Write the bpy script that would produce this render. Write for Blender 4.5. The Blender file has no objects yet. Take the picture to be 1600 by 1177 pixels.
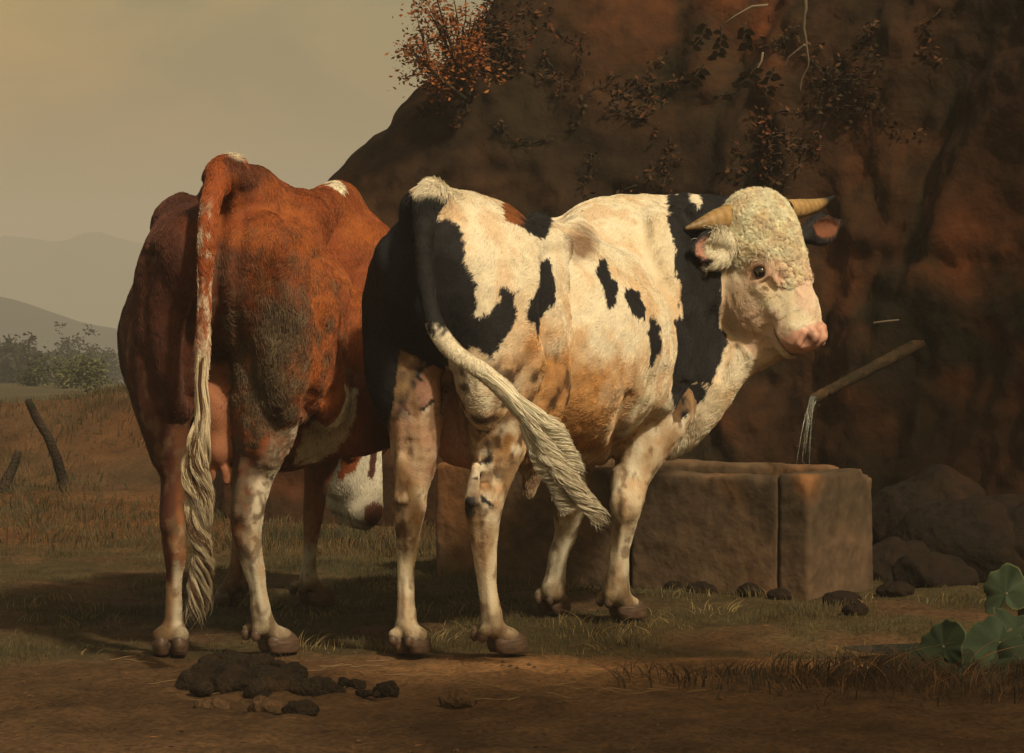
import bpy, math, random, time
import numpy as np
from mathutils import Vector

# ------------------------------------------------------------------ camera, light, exposure
F, CU, CV, CH = 4560.0, 800.0, 470.0, 1.085        # focal length in photo pixels, horizon point, eye height
sc = bpy.context.scene
cam = bpy.data.cameras.new('camera'); camo = bpy.data.objects.new('camera', cam)
sc.collection.objects.link(camo); sc.camera = camo
camo.location = (0, 0, CH); camo.rotation_euler = (math.radians(90), 0, 0)
cam.sensor_width = 36; cam.lens = 36 * F / 1600
cam.shift_y = -(588.5 - CV) / 1600
cam.clip_start = .1; cam.clip_end = 20000

SUN_AZ, SUN_EL = math.radians(147), math.radians(42)      # azimuth clockwise from +Y (the view direction)
world = bpy.data.worlds.new('World'); sc.world = world; world.use_nodes = True
wn = world.node_tree; wn.nodes.clear()
sky = wn.nodes.new('ShaderNodeTexSky'); sky.sky_type = 'NISHITA'; sky.sun_disc = False
sky.sun_elevation = SUN_EL; sky.sun_rotation = SUN_AZ; sky.dust_density = 6; sky.air_density = 1.5; sky.ozone_density = .5
tint = wn.nodes.new('ShaderNodeMix'); tint.data_type = 'RGBA'; tint.blend_type = 'MULTIPLY'
tint.inputs[0].default_value = 1; tint.inputs[7].default_value = (.97, .69, .37, 1)
bg = wn.nodes.new('ShaderNodeBackground'); bg.inputs[1].default_value = .135
wo = wn.nodes.new('ShaderNodeOutputWorld')
cl_tc = wn.nodes.new('ShaderNodeTexCoord'); cl_mp = wn.nodes.new('ShaderNodeMapping'); cl_mp.inputs['Scale'].default_value = (5, 5, 14)
cl_n = wn.nodes.new('ShaderNodeTexNoise'); cl_n.inputs['Scale'].default_value = 2.2; cl_n.inputs['Detail'].default_value = 5; cl_n.inputs['Distortion'].default_value = .6
cl_r = wn.nodes.new('ShaderNodeValToRGB'); cl_r.color_ramp.elements[0].position = .40; cl_r.color_ramp.elements[0].color = (.76, .83, .94, 1); cl_r.color_ramp.elements[1].position = .60; cl_r.color_ramp.elements[1].color = (1.26, 1.16, 1.0, 1)
cl_m = wn.nodes.new('ShaderNodeMix'); cl_m.data_type = 'RGBA'; cl_m.blend_type = 'MULTIPLY'; cl_m.inputs[0].default_value = 1
wn.links.new(cl_tc.outputs['Generated'], cl_mp.inputs[0]); wn.links.new(cl_mp.outputs[0], cl_n.inputs['Vector']); wn.links.new(cl_n.outputs[0], cl_r.inputs[0])
el_s = wn.nodes.new('ShaderNodeSeparateXYZ'); wn.links.new(cl_tc.outputs['Generated'], el_s.inputs[0]); el_r = wn.nodes.new('ShaderNodeValToRGB')
el_r.color_ramp.elements[0].position = .0; el_r.color_ramp.elements[0].color = (1.20, 1.04, .82, 1); el_r.color_ramp.elements[1].position = .11; el_r.color_ramp.elements[1].color = (.80, .86, .92, 1)
el_m = wn.nodes.new('ShaderNodeMix'); el_m.data_type = 'RGBA'; el_m.blend_type = 'MULTIPLY'; el_m.inputs[0].default_value = 1; wn.links.new(el_s.outputs[2], el_r.inputs[0]); wn.links.new(sky.outputs[0], el_m.inputs[6]); wn.links.new(el_r.outputs[0], el_m.inputs[7])
gl_d = wn.nodes.new('ShaderNodeVectorMath'); gl_d.operation = 'DOT_PRODUCT'; gl_d.inputs[1].default_value = (-.50, .866, .0); wn.links.new(cl_tc.outputs['Generated'], gl_d.inputs[0])   # evening glow low on the left
gl_r = wn.nodes.new('ShaderNodeValToRGB'); gl_r.color_ramp.interpolation = 'EASE'; gl_r.color_ramp.elements[0].position = .86; gl_r.color_ramp.elements[0].color = (.80, .88, .95, 1); gl_r.color_ramp.elements[1].position = .965; gl_r.color_ramp.elements[1].color = (1.65, 1.28, .72, 1)
gl_m = wn.nodes.new('ShaderNodeMix'); gl_m.data_type = 'RGBA'; gl_m.blend_type = 'MULTIPLY'; gl_m.inputs[0].default_value = 1; wn.links.new(gl_d.outputs['Value'], gl_r.inputs[0]); wn.links.new(el_m.outputs[2], gl_m.inputs[6]); wn.links.new(gl_r.outputs[0], gl_m.inputs[7])
wn.links.new(gl_m.outputs[2], cl_m.inputs[6]); wn.links.new(cl_r.outputs[0], cl_m.inputs[7]); wn.links.new(cl_m.outputs[2], tint.inputs[6]); wn.links.new(tint.outputs[2], bg.inputs[0]); wn.links.new(bg.outputs[0], wo.inputs[0])
sun = bpy.data.lights.new('sun', 'SUN'); suno = bpy.data.objects.new('sun', sun); sc.collection.objects.link(suno)
sun.energy = 3.8; sun.angle = math.radians(3.5); sun.color = (1, .87, .63)
sd = Vector((math.sin(SUN_AZ) * math.cos(SUN_EL), math.cos(SUN_AZ) * math.cos(SUN_EL), math.sin(SUN_EL)))
suno.rotation_euler = sd.to_track_quat('Z', 'Y').to_euler()
sc.view_settings.view_transform = 'Standard'; sc.view_settings.look = 'None'
sc.view_settings.exposure = .0; sc.view_settings.gamma = 1
sc.view_settings.use_curve_mapping = False
sc.cycles.use_denoising = True
sc.cycles.max_bounces = 6; sc.cycles.volume_bounces = 0; sc.cycles.transparent_max_bounces = 12

# ------------------------------------------------------------------ helpers
def P(u, v, Y):                                    # photo pixel + distance -> place in the world
    return np.array([(u - CU) / F * Y, Y, CH - (v - CV) / F * Y])
def lin(r, g, b):
    return tuple(((c / 255 + .055) / 1.055) ** 2.4 if c > 10 else c / 255 / 12.92 for c in (r, g, b))
def link(o, parent=None):
    sc.collection.objects.link(o)
    if parent is not None: o.parent = parent
    return o
def tag(o, label=None, cat=None, group=None, kind=None):
    if label: o['label'] = label
    if cat: o['category'] = cat
    if group: o['group'] = group
    if kind: o['kind'] = kind
    return o
def mesh_obj(name, V, Fc, mat=None, parent=None, smooth=True, origin=None, cols=None):
    me = bpy.data.meshes.new(name)
    V = np.asarray(V, dtype=np.float64)
    org = np.zeros(3) if origin is None else np.asarray(origin, float)
    if isinstance(Fc, np.ndarray):
        n, k = Fc.shape
        me.vertices.add(len(V)); me.vertices.foreach_set('co', (V - org).astype(np.float32).ravel())
        me.loops.add(n * k); me.loops.foreach_set('vertex_index', Fc.astype(np.int32).ravel())
        me.polygons.add(n); me.polygons.foreach_set('loop_start', np.arange(0, n * k, k, dtype=np.int32))
        me.update(calc_edges=True)
    else:
        me.from_pydata([tuple(v) for v in (V - org)], [], [tuple(int(i) for i in f) for f in Fc]); me.update()
    if smooth: me.polygons.foreach_set('use_smooth', np.ones(len(me.polygons), dtype=bool))
    if cols is not None:
        a = me.color_attributes.new('Col', 'FLOAT_COLOR', 'POINT')
        c4 = np.ones((len(V), 4), np.float32); c4[:, :3] = cols; a.data.foreach_set('color', c4.ravel())
    if mat: me.materials.append(mat)
    o = bpy.data.objects.new(name, me); link(o)
    o.location = org
    if parent is not None:
        o.parent = parent; o.location = org - np.array(parent.location)
    return o
def empty(name, loc):
    o = bpy.data.objects.new(name, None); link(o); o.location = loc; return o

# vectorised gradient noise
_rs = np.random.RandomState(7)
_perm = np.concatenate([_rs.permutation(256)] * 3)
_g = _rs.normal(size=(256, 3)); _g /= np.linalg.norm(_g, axis=1)[:, None]
_g = _g.astype(np.float32)
def noise(p, scale=1., seed=0):
    p = (np.asarray(p, np.float32) * scale + seed * 17.31 + 1000.5)
    i = np.floor(p).astype(np.int64); f = (p - i).astype(np.float32); i &= 255
    u = f * f * f * (f * (f * 6 - 15) + 10)
    out = np.zeros(len(p), np.float32)
    for dx in (0, 1):
        wx = u[:, 0] if dx else 1 - u[:, 0]
        a = _perm[(i[:, 0] + dx) & 255]
        for dy in (0, 1):
            wy = u[:, 1] if dy else 1 - u[:, 1]
            b = _perm[(a + i[:, 1] + dy) & 255]
            for dz in (0, 1):
                wz = u[:, 2] if dz else 1 - u[:, 2]
                g = _g[_perm[(b + i[:, 2] + dz) & 255]]
                out += wx * wy * wz * (g[:, 0] * (f[:, 0] - dx) + g[:, 1] * (f[:, 1] - dy) + g[:, 2] * (f[:, 2] - dz))
    return out * 1.5
def fbm(p, scale=1., octv=4, seed=0, gain=.5):
    s = 0; a = 1
    for k in range(octv): s = s + a * noise(p, scale * 2 ** k, seed + k * 3.7); a *= gain
    return s
def sstep(a, b, x):
    t = np.clip((x - a) / (b - a), 0, 1); return t * t * (3 - 2 * t)

# ------------------------------------------------------------------ smooth solids: blended cones and ellipsoids, then a surface net
class Solid:
    def __init__(s): s.p = []                      # (kind, data, k, group, lo, hi, sign)
    def cone(s, a, b, ra, rb, k=.03, g='body', sign=1):
        a = np.asarray(a, float); b = np.asarray(b, float)
        lo = np.minimum(a - ra, b - rb); hi = np.maximum(a + ra, b + rb)
        s.p.append(('c', (a, b, ra, rb), k, g, lo, hi, sign))
    def chain(s, pts, rs, k=.03, g='body'):
        # smooth spline through the joints, one prim: no beads where the cones meet
        D = np.column_stack([np.array(pts, float), np.array(rs, float)]); n = len(D)
        M = np.zeros_like(D); M[1:-1] = (D[2:] - D[:-2]) / 2; M[0] = D[1] - D[0]; M[-1] = D[-1] - D[-2]; out = []
        for i in range(n - 1):
            for t in np.linspace(0, 1, 4, endpoint=False):
                out.append((2 * t ** 3 - 3 * t ** 2 + 1) * D[i] + (t ** 3 - 2 * t ** 2 + t) * M[i] + (-2 * t ** 3 + 3 * t ** 2) * D[i + 1] + (t ** 3 - t ** 2) * M[i + 1])
        out = np.array(out + [D[-1]]); lo = (out[:, :3] - out[:, 3:]).min(0); hi = (out[:, :3] + out[:, 3:]).max(0)
        s.p.append(('h', out, k, g, lo, hi, 1))
    def ell(s, c, r, axes=None, k=.05, g='body', sign=1):
        c = np.asarray(c, float); r = np.asarray(r, float)
        A = np.eye(3) if axes is None else np.asarray(axes, float)      # rows are unit axes
        ext = np.sqrt(((A * r[:, None]) ** 2).sum(0))
        s.p.append(('e', (c, r, A), k, g, c - ext, c + ext, sign))
    def box(s, c, r, axes=None, rd=.01, k=.01, g='body', sign=1):
        c = np.asarray(c, float); r = np.asarray(r, float); A = np.eye(3) if axes is None else np.asarray(axes, float)
        ext = np.sqrt(((A * r[:, None]) ** 2).sum(0)) + rd
        s.p.append(('b', (c, r, A, rd), k, g, c - ext, c + ext, sign))
    @staticmethod
    def d(prim, X):
        kind, D = prim[0], prim[1]
        if kind == 'c':
            a, b, ra, rb = D; ab = b - a; L2 = float(ab @ ab) + 1e-12
            pa = X - a.astype(np.float32)
            h = np.clip((pa @ ab.astype(np.float32)) / np.float32(L2), 0, 1)
            q = pa - h[:, None] * ab.astype(np.float32)
            return np.sqrt(np.einsum('ij,ij->i', q, q)) - (ra + (rb - ra) * h)
        if kind == 'h':
            out = np.full(len(X), 9., np.float32)
            for i in range(len(D) - 1):
                a, b, ra, rb = D[i, :3], D[i + 1, :3], D[i, 3], D[i + 1, 3]
                pad = .22; idx = np.nonzero(np.all((X > np.minimum(a, b) - pad) & (X < np.maximum(a, b) + pad), axis=1))[0]
                if len(idx): out[idx] = np.minimum(out[idx], Solid.d(('c', (a, b, ra, rb)), X[idx]))
            return out
        if kind == 'e':
            c, r, A = D; q = (X - c.astype(np.float32)) @ A.T.astype(np.float32)
            q1 = q / r.astype(np.float32); q2 = q1 / r.astype(np.float32)
            k0 = np.sqrt(np.einsum('ij,ij->i', q1, q1)); k1 = np.sqrt(np.einsum('ij,ij->i', q2, q2)) + 1e-9
            return k0 * (k0 - 1) / k1
        c, r, A, rd = D; q = np.abs((X - c.astype(np.float32)) @ A.T.astype(np.float32)) - r.astype(np.float32) + rd
        return np.sqrt((np.maximum(q, 0) ** 2).sum(1)) + np.minimum(q.max(1), 0) - rd
    def eval(s, X, band=.05, cull=True):
        X = X.astype(np.float32); out = np.full(len(X), 1.0, np.float32)
        for pr in s.p:
            k = pr[2]
            if cull:
                m = (band + k) * (1.8 if pr[0] == 'e' else 1.05)
                idx = np.nonzero(np.all((X > (pr[4] - m)) & (X < (pr[5] + m)), axis=1))[0]
                if not len(idx): continue
                d = s.d(pr, X[idx]); o = out[idx]
            else:
                idx = slice(None); d = s.d(pr, X); o = out
            if pr[6] < 0:
                d = -d; h = np.clip(.5 - .5 * (o - d) / k, 0, 1) if k > 0 else (d > o).astype(np.float32)
                out[idx] = o * (1 - h) + d * h + k * h * (1 - h)
            else:
                h = np.clip(.5 + .5 * (o - d) / k, 0, 1)
                out[idx] = o * (1 - h) + d * h - k * h * (1 - h)
        return out
    def groups(s, X):
        names = sorted({p[3] for p in s.p if p[6] > 0}); best = np.full(len(X), 9., np.float32); gi = np.zeros(len(X), int)
        for pr in s.p:
            if pr[6] < 0: continue
            idx = np.nonzero(np.all((X > (pr[4] - .1)) & (X < (pr[5] + .1)), axis=1))[0]
            if not len(idx): continue
            d = s.d(pr, X[idx].astype(np.float32)); m = d < best[idx]; j = idx[m]; best[j] = d[m]; gi[j] = names.index(pr[3])
        return gi, names
    def mesh(s, vox=.007, floor=None):
        lo = np.min([p[4] for p in s.p if p[6] > 0], 0) - .06; hi = np.max([p[5] for p in s.p if p[6] > 0], 0) + .06
        st = 4; cs = vox * st
        nc = np.ceil((hi - lo) / cs).astype(int) + 1
        ax = [lo[i] + np.arange(nc[i]) * cs for i in range(3)]
        G = np.stack(np.meshgrid(*ax, indexing='ij'), -1).reshape(-1, 3)
        cd = s.eval(G, band=.2).reshape(nc)
        if floor is not None: cd = np.maximum(cd, (floor - G[:, 2]).reshape(nc))
        fine = (nc - 1) * st + 1
        near = np.abs(cd) < cs * 1.75
        sg = np.where(cd < 0, -1., 1.).astype(np.float32)
        Fv = np.repeat(np.repeat(np.repeat(sg, st, 0), st, 1), st, 2)[:fine[0], :fine[1], :fine[2]].copy()
        ci = np.argwhere(near)
        off = np.stack(np.meshgrid(*[np.arange(-2, 3)] * 3, indexing='ij'), -1).reshape(-1, 3)
        mask = np.zeros(fine, bool)
        nb = near.copy()
        # nodes round each near coarse node
        base = ci * st
        for o in off:
            q = base + o; ok = np.all((q >= 0) & (q < fine), 1); q = q[ok]; mask[q[:, 0], q[:, 1], q[:, 2]] = True
        q = np.argwhere(mask)
        X = lo + q * vox
        d = np.empty(len(q), np.float32)
        for i in range(0, len(q), 1500000): d[i:i + 1500000] = s.eval(X[i:i + 1500000], band=cs * 2)
        if floor is not None: d = np.maximum(d, floor - X[:, 2])
        Fv[q[:, 0], q[:, 1], q[:, 2]] = d
        return surface_net(Fv, lo, vox)

def surface_net(Fv, lo, vox):
    ins = Fv < 0
    n = Fv.shape
    c = ins[:-1, :-1, :-1].astype(np.int8)
    cnt = np.zeros([k - 1 for k in n], np.int8)
    for dx in (0, 1):
        for dy in (0, 1):
            for dz in (0, 1):
                cnt += ins[dx:n[0] - 1 + dx, dy:n[1] - 1 + dy, dz:n[2] - 1 + dz]
    act = (cnt > 0) & (cnt < 8)
    cells = np.argwhere(act); idm = np.full(act.shape, -1, np.int32); idm[act] = np.arange(len(cells))
    corner = {}
    for dx in (0, 1):
        for dy in (0, 1):
            for dz in (0, 1):
                corner[(dx, dy, dz)] = Fv[cells[:, 0] + dx, cells[:, 1] + dy, cells[:, 2] + dz]
    acc = np.zeros((len(cells), 3)); num = np.zeros(len(cells))
    ks = list(corner)
    for a in ks:
        for ax in range(3):
            if a[ax]: continue
            b = list(a); b[ax] = 1; b = tuple(b)
            fa, fb = corner[a], corner[b]; m = (fa < 0) != (fb < 0)
            t = np.where(m, fa / np.where(m, fa - fb, 1), 0)
            pos = np.array(a, float)[None, :].repeat(len(cells), 0); pos[:, ax] += t
            acc += pos * m[:, None]; num += m
    V = lo + (cells + acc / num[:, None]) * vox
    quads = []
    for ax in range(3):
        sl0 = [slice(1, -1)] * 3; sl1 = [slice(1, -1)] * 3
        sl0[ax] = slice(0, -1); sl1[ax] = slice(1, None)
        o = [(1, 2), (2, 0), (0, 1)][ax]
        A = ins[tuple(sl0)]; B = ins[tuple(sl1)]
        for flip, M in ((False, A & ~B), (True, ~A & B)):
            e = np.argwhere(M)
            if not len(e): continue
            e = e + 1; e[:, ax] -= 1
            q = []
            for (i, j) in ((0, 0), (1, 0), (1, 1), (0, 1)):
                w = e.copy(); w[:, o[0]] -= 1 - i; w[:, o[1]] -= 1 - j; q.append(idm[w[:, 0], w[:, 1], w[:, 2]])
            q = np.stack(q, 1)
            if flip: q = q[:, ::-1]
            quads.append(q)
    Q = np.concatenate(quads); Q = Q[(Q >= 0).all(1)]
    return V, Q

def vnormals(V, Q):
    a, b, c, d = (V[Q[:, i]] for i in range(4))
    nrm = np.cross(c - a, d - b); N = np.zeros_like(V)
    for i in range(4):
        for k in range(3): N[:, k] += np.bincount(Q[:, i], nrm[:, k], len(V))
    return N / (np.linalg.norm(N, axis=1)[:, None] + 1e-12)
def relax(V, Q, it=2, lam=.5):
    E = np.concatenate([Q[:, [i, (i + 1) % 4]] for i in range(4)])
    deg = np.bincount(E.ravel(), minlength=len(V)) + 1e-9
    for _ in range(it):
        S = np.zeros_like(V)
        for k in range(3):
            S[:, k] = np.bincount(E[:, 0], V[E[:, 1], k], len(V)) + np.bincount(E[:, 1], V[E[:, 0], k], len(V))
        V = V + lam * (S / deg[:, None] - V)
    return V
def inpoly(x, y, poly):
    poly = np.asarray(poly, float); r = np.zeros(len(x), bool); j = len(poly) - 1
    for i in range(len(poly)):
        xi, yi = poly[i]; xj, yj = poly[j]
        c = ((yi > y) != (yj > y)) & (x < (xj - xi) * (y - yi) / (yj - yi + 1e-9) + xi); r ^= c; j = i
    return r
def project(V):
    return CU + F * V[:, 0] / V[:, 1], CV - F * (V[:, 2] - CH) / V[:, 1]

def crease_depth(V, U_, V_, grp, path, Yr, wpx, depth, sharp=2):
    path = np.array(path, float); best = np.full(len(V), 1e9); X2 = np.stack([U_, V_], 1)
    for i in range(len(path) - 1):
        a, b = path[i], path[i + 1]; ab = b - a; q = X2 - a; hh = np.clip(q @ ab / (ab @ ab), 0, 1); best = np.minimum(best, np.linalg.norm(q - hh[:, None] * ab, axis=1))
    return depth * np.exp(-(best / wpx) ** sharp) * (V[:, 1] < Yr) * (grp != 'tail')
def curves_obj(name, pts, rad, cols, mat, parent=None, kind=None):
    """pts (N,K,3) strands"""
    N, K, _ = pts.shape
    hc = bpy.data.hair_curves.new(name); hc.add_curves([K] * N)
    org = np.zeros(3) if parent is None else np.array(parent.location)
    hc.points.foreach_set('position', (pts - org).astype(np.float32).ravel())
    if 'radius' not in hc.attributes: hc.attributes.new('radius', 'FLOAT', 'POINT')
    hc.attributes['radius'].data.foreach_set('value', rad.astype(np.float32).ravel())
    a = hc.attributes.new('Col', 'FLOAT_COLOR', 'CURVE')
    c4 = np.ones((N, 4), np.float32); c4[:, :3] = cols; a.data.foreach_set('color', c4.ravel())
    hc.materials.append(mat)
    o = bpy.data.objects.new(name, hc); link(o, parent)
    if kind: o['kind'] = kind
    return o

# ------------------------------------------------------------------ materials
def mat_new(name):
    m = bpy.data.materials.new(name); m.use_nodes = True
    return m, m.node_tree.nodes, m.node_tree.links, m.node_tree.nodes['Principled BSDF']
def vcol_mat(name, rough=.8, bump=0, bscale=200, spec=.2, coat=0):
    m, n, l, b = mat_new(name)
    a = n.new('ShaderNodeAttribute'); a.attribute_name = 'Col'
    l.new(a.outputs['Color'], b.inputs['Base Color'])
    b.inputs['Roughness'].default_value = rough; b.inputs['Specular IOR Level'].default_value = spec
    if bump:
        t = n.new('ShaderNodeTexNoise'); t.inputs['Scale'].default_value = bscale; t.inputs['Detail'].default_value = 4
        tc = n.new('ShaderNodeTexCoord'); l.new(tc.outputs['Object'], t.inputs['Vector'])
        bp = n.new('ShaderNodeBump'); bp.inputs['Strength'].default_value = bump; bp.inputs['Distance'].default_value = .004
        l.new(t.outputs[0], bp.inputs['Height']); l.new(bp.outputs[0], b.inputs['Normal'])
    return m
hide_mat = vcol_mat('hide', .75, .5, 160)
fur_mat = vcol_mat('coat_hair', .6, spec=.25)
skin_mat = vcol_mat('moist_skin', .38, .3, 300, spec=.5)
horn_mat = vcol_mat('horn', .5, .4, 120, spec=.35)
# ================================================================== setting: ground, cliff, distance
def ramp_axis(lo, hi, step, far_lo, far_hi, g=1.12):
    a = list(np.arange(lo, hi, step)); s = step; x = a[-1]
    while x < far_hi: s *= g; x += s; a.append(x)
    s = step; x = a[0]; b = []
    while x > far_lo: s *= g; x -= s; b.append(x)
    return np.array(b[::-1] + a)
def ground_z(p):
    x, y = p[:, 0], p[:, 1]
    q = np.stack([x, y, np.zeros(len(x))], 1)
    z = .05 * fbm(q, .5, 3, 201) * sstep(11, 14, y) + .014 * fbm(q, 3.1, 4, 202) + (.006 + .007 * sstep(8.9, 8.5, y)) * fbm(q, 11, 2, 203)
    z = z * 1.0 - .012
    bank = np.exp(-((y - 19 - .4 * (x + 3)) / 2.6) ** 2) * (.50 + .13 * (x + 2.8)) * sstep(6, -1, x) * sstep(-14, -5, x)
    z = z + bank * (1 + .12 * noise(q, .9, 204))
    z = z - .14 * np.exp(-(((x - 1.75) / .9) ** 2 + ((y - 9.45) / .35) ** 2))           # hollow that holds the puddle
    z = z + .10 * sstep(1.2, 2.6, x) * sstep(8.9, 8.2, y)                                # verge at the right front
    z = z - sstep(21, 200, y) * 5.5 - sstep(200, 900, y) * 6 + sstep(30, 200, y) * fbm(q, .02, 3, 205) * 1.2
    z = z - .25 * np.exp(-((y + 1) / 2.5) ** 2)
    return z
gx = ramp_axis(-3.2, 3.4, .028, -700, 700, 1.13); gy = ramp_axis(6.6, 15, .03, -60, 1300, 1.10)
GX, GY = np.meshgrid(gx, gy, indexing='ij'); GP = np.stack([GX.ravel(), GY.ravel(), np.zeros(GX.size)], 1)
GP[:, 2] = ground_z(GP)
i, j = np.meshgrid(np.arange(len(gx) - 1), np.arange(len(gy) - 1), indexing='ij'); n1 = len(gy)
GQ = np.stack([i * n1 + j, (i + 1) * n1 + j, (i + 1) * n1 + j + 1, i * n1 + j + 1], -1).reshape(-1, 4)
q = GP * np.array([1, 1, 0])
x, y = GP[:, 0], GP[:, 1]
EARTH = np.array([.085, .046, .021]); OCH = np.array([.27, .14, .06]); GRASSC = np.array([.056, .043, .018]); RUSTG = np.array([.11, .048, .018])
def grass_amount(p):
    x, y = p[:, 0], p[:, 1]; q = np.stack([x, y, 0 * x], 1)
    edge = 9.05 + .25 * noise(q, .8, 211) + .25 * np.tanh((x - .6) * .8) + .1 * noise(q, 3, 210)
    a = sstep(edge - .12, edge + .25, y) * sstep(18, 12, y)
    a = a * sstep(-.5, .2, fbm(q, 1.6, 3, 212) + .22)
    a = np.maximum(a, .9 * np.exp(-(((x - 1.75) / .75) ** 2 + ((y - 8.55) / .33) ** 2)))
    a = a * (1 - np.exp(-(((x - 1.72) / .55) ** 2 + ((y - 9.42) / .22) ** 2)))
    return np.clip(a, 0, 1)
ga = grass_amount(GP)
gc = np.tile(EARTH, (len(GP), 1))
def mixc(c, new, m): return c * (1 - m[:, None]) + np.asarray(new)[None] * m[:, None]
pth = np.exp(-((y - (8.75 + .10 * np.sin(x * 1.3))) / .38) ** 2) * sstep(-.9, .4, x + .3 * noise(q, 1.5, 213))
gc = mixc(gc, OCH, np.clip(pth * (.75 + .6 * fbm(q, 2.5, 3, 214)), 0, .95))
gc = mixc(gc, EARTH * .62, sstep(0, .6, fbm(q, 1.3, 4, 215)) * .7)
gc = mixc(gc, GRASSC, ga * .8)
gc = mixc(gc, RUSTG, sstep(12, 14, y) * sstep(30, 22, y) * np.clip(.6 + fbm(q, .8, 3, 216), 0, .9))
gc = mixc(gc, [.075, .062, .035], sstep(22, 30, y) * .9)
gc = gc * (1 + .35 * fbm(q, 9, 3, 217) + .25 * fbm(q, 2.2, 3, 218))[:, None]
m_ground, n, l, b = mat_new('ground_soil')
a = n.new('ShaderNodeAttribute'); a.attribute_name = 'Col'; tc = n.new('ShaderNodeTexCoord')
t = n.new('ShaderNodeTexNoise'); t.inputs['Scale'].default_value = 55; t.inputs['Detail'].default_value = 6; l.new(tc.outputs['Object'], t.inputs['Vector'])
mr = n.new('ShaderNodeMapRange'); mr.inputs[1].default_value = .3; mr.inputs[2].default_value = .7; mr.inputs[3].default_value = .6; mr.inputs[4].default_value = 1.35; l.new(t.outputs[0], mr.inputs[0])
mx = n.new('ShaderNodeVectorMath'); mx.operation = 'SCALE'; l.new(a.outputs['Color'], mx.inputs[0]); l.new(mr.outputs[0], mx.inputs['Scale']); l.new(mx.outputs[0], b.inputs['Base Color'])
bp = n.new('ShaderNodeBump'); bp.inputs['Strength'].default_value = .8; bp.inputs['Distance'].default_value = .012; l.new(t.outputs[0], bp.inputs['Height']); l.new(bp.outputs[0], b.inputs['Normal'])
b.inputs['Roughness'].default_value = .95; b.inputs['Specular IOR Level'].default_value = .1
tag(mesh_obj('ground', GP, GQ, m_ground, cols=np.clip(gc, .004, 1)), kind='structure')

# ---- rock faces
def rock_mat(name, c1, c2, c3, scale=1.0, moss=(.020, .020, .009), rough_=.8):
    m, n, l, b = mat_new(name); tc = n.new('ShaderNodeTexCoord')
    def nz(sc, det=6, dist=.6):
        t = n.new('ShaderNodeTexNoise'); t.inputs['Scale'].default_value = sc * scale; t.inputs['Detail'].default_value = det; t.inputs['Distortion'].default_value = dist
        l.new(tc.outputs['Object'], t.inputs['Vector']); return t
    def rp(src, pts):
        r = n.new('ShaderNodeValToRGB'); r.color_ramp.elements[0].position = pts[0][0]; r.color_ramp.elements[0].color = (*pts[0][1], 1)
        r.color_ramp.elements[1].position = pts[-1][0]; r.color_ramp.elements[1].color = (*pts[-1][1], 1)
        for p, c in pts[1:-1]: e = r.color_ramp.elements.new(p); e.color = (*c, 1)
        l.new(src, r.inputs[0]); return r
    a = rp(nz(.9).outputs[0], [(.35, c1), (.52, c2), (.66, c3)])
    g = rp(nz(1.7, 4).outputs[0], [(.50, (0, 0, 0)), (.62, (1, 1, 1))])
    mx = n.new('ShaderNodeMix'); mx.data_type = 'RGBA'; l.new(g.outputs[0], mx.inputs[0]); l.new(a.outputs[0], mx.inputs[6]); mx.inputs[7].default_value = (*moss, 1)
    f = nz(14, 8, 0); f2 = rp(f.outputs[0], [(.3, (.72,) * 3), (.7, (1.25,) * 3)])
    m2 = n.new('ShaderNodeMix'); m2.data_type = 'RGBA'; m2.blend_type = 'MULTIPLY'; m2.inputs[0].default_value = 1; l.new(mx.outputs[2], m2.inputs[6]); l.new(f2.outputs[0], m2.inputs[7])
    l.new(m2.outputs[2], b.inputs['Base Color']); b.inputs['Roughness'].default_value = .9; b.inputs['Specular IOR Level'].default_value = .15
    bp = n.new('ShaderNodeBump'); bp.inputs['Strength'].default_value = rough_; bp.inputs['Distance'].default_value = .03; l.new(f.outputs[0], bp.inputs['Height']); l.new(bp.outputs[0], b.inputs['Normal'])
    return m
m_cliff = rock_mat('cliff_rock', (.020, .011, .005), (.042, .018, .007), (.105, .032, .010), .8, (.020, .014, .006))
# plan of the foot of the cliff, with the height of its rim
CL = np.array([(-2.4, 30, .9), (-1.95, 22, 1.05), (-1.68, 17, 1.10), (-1.62, 15.4, 1.18), (-1.56, 14.8, 1.38), (-1.5, 14.5, 1.62), (-1.25, 14.35, 1.85), (-.95, 14.2, 2.05), (-.65, 14.1, 2.25), (-.3, 14.0, 2.7), (.5, 13.9, 3.3), (1.1, 13.5, 3.5), (1.8, 12.9, 3.6), (2.3, 12.3, 3.7),
               (2.9, 11.5, 3.7), (3.5, 10.4, 3.6), (4.1, 9.0, 3.4), (4.8, 7.2, 3.2), (5.6, 5.0, 3.0), (6.4, 2.0, 2.6), (7, -3, 2.2), (7.5, -10, 2.0)])
seg = np.concatenate([[0], np.cumsum(np.linalg.norm(np.diff(CL[:, :2], axis=0), axis=1))])
ss = []; s_ = 0
while s_ < seg[-1]:
    px_ = np.interp(s_, seg, CL[:, 1]); px__ = np.interp(s_, seg, CL[:, 0]); ss.append(s_); s_ += .032 if (10.2 < px_ < 15.5) else (.06 if 5 < px_ < 17 else .3)
ss = np.array(ss); NH, NT = 130, 26
path = np.stack([np.interp(ss, seg, CL[:, k]) for k in range(3)], 1)
for _ in range(10): path[1:-1, :2] = (path[:-2, :2] + path[2:, :2] + 2 * path[1:-1, :2]) / 4
tan = np.gradient(path[:, :2], axis=0); tan /= np.linalg.norm(tan, axis=1)[:, None]
inn = np.stack([-tan[:, 1], tan[:, 0]], 1)                # into the rock
hh = np.linspace(-.25, 1, NH)
rows = []
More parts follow.
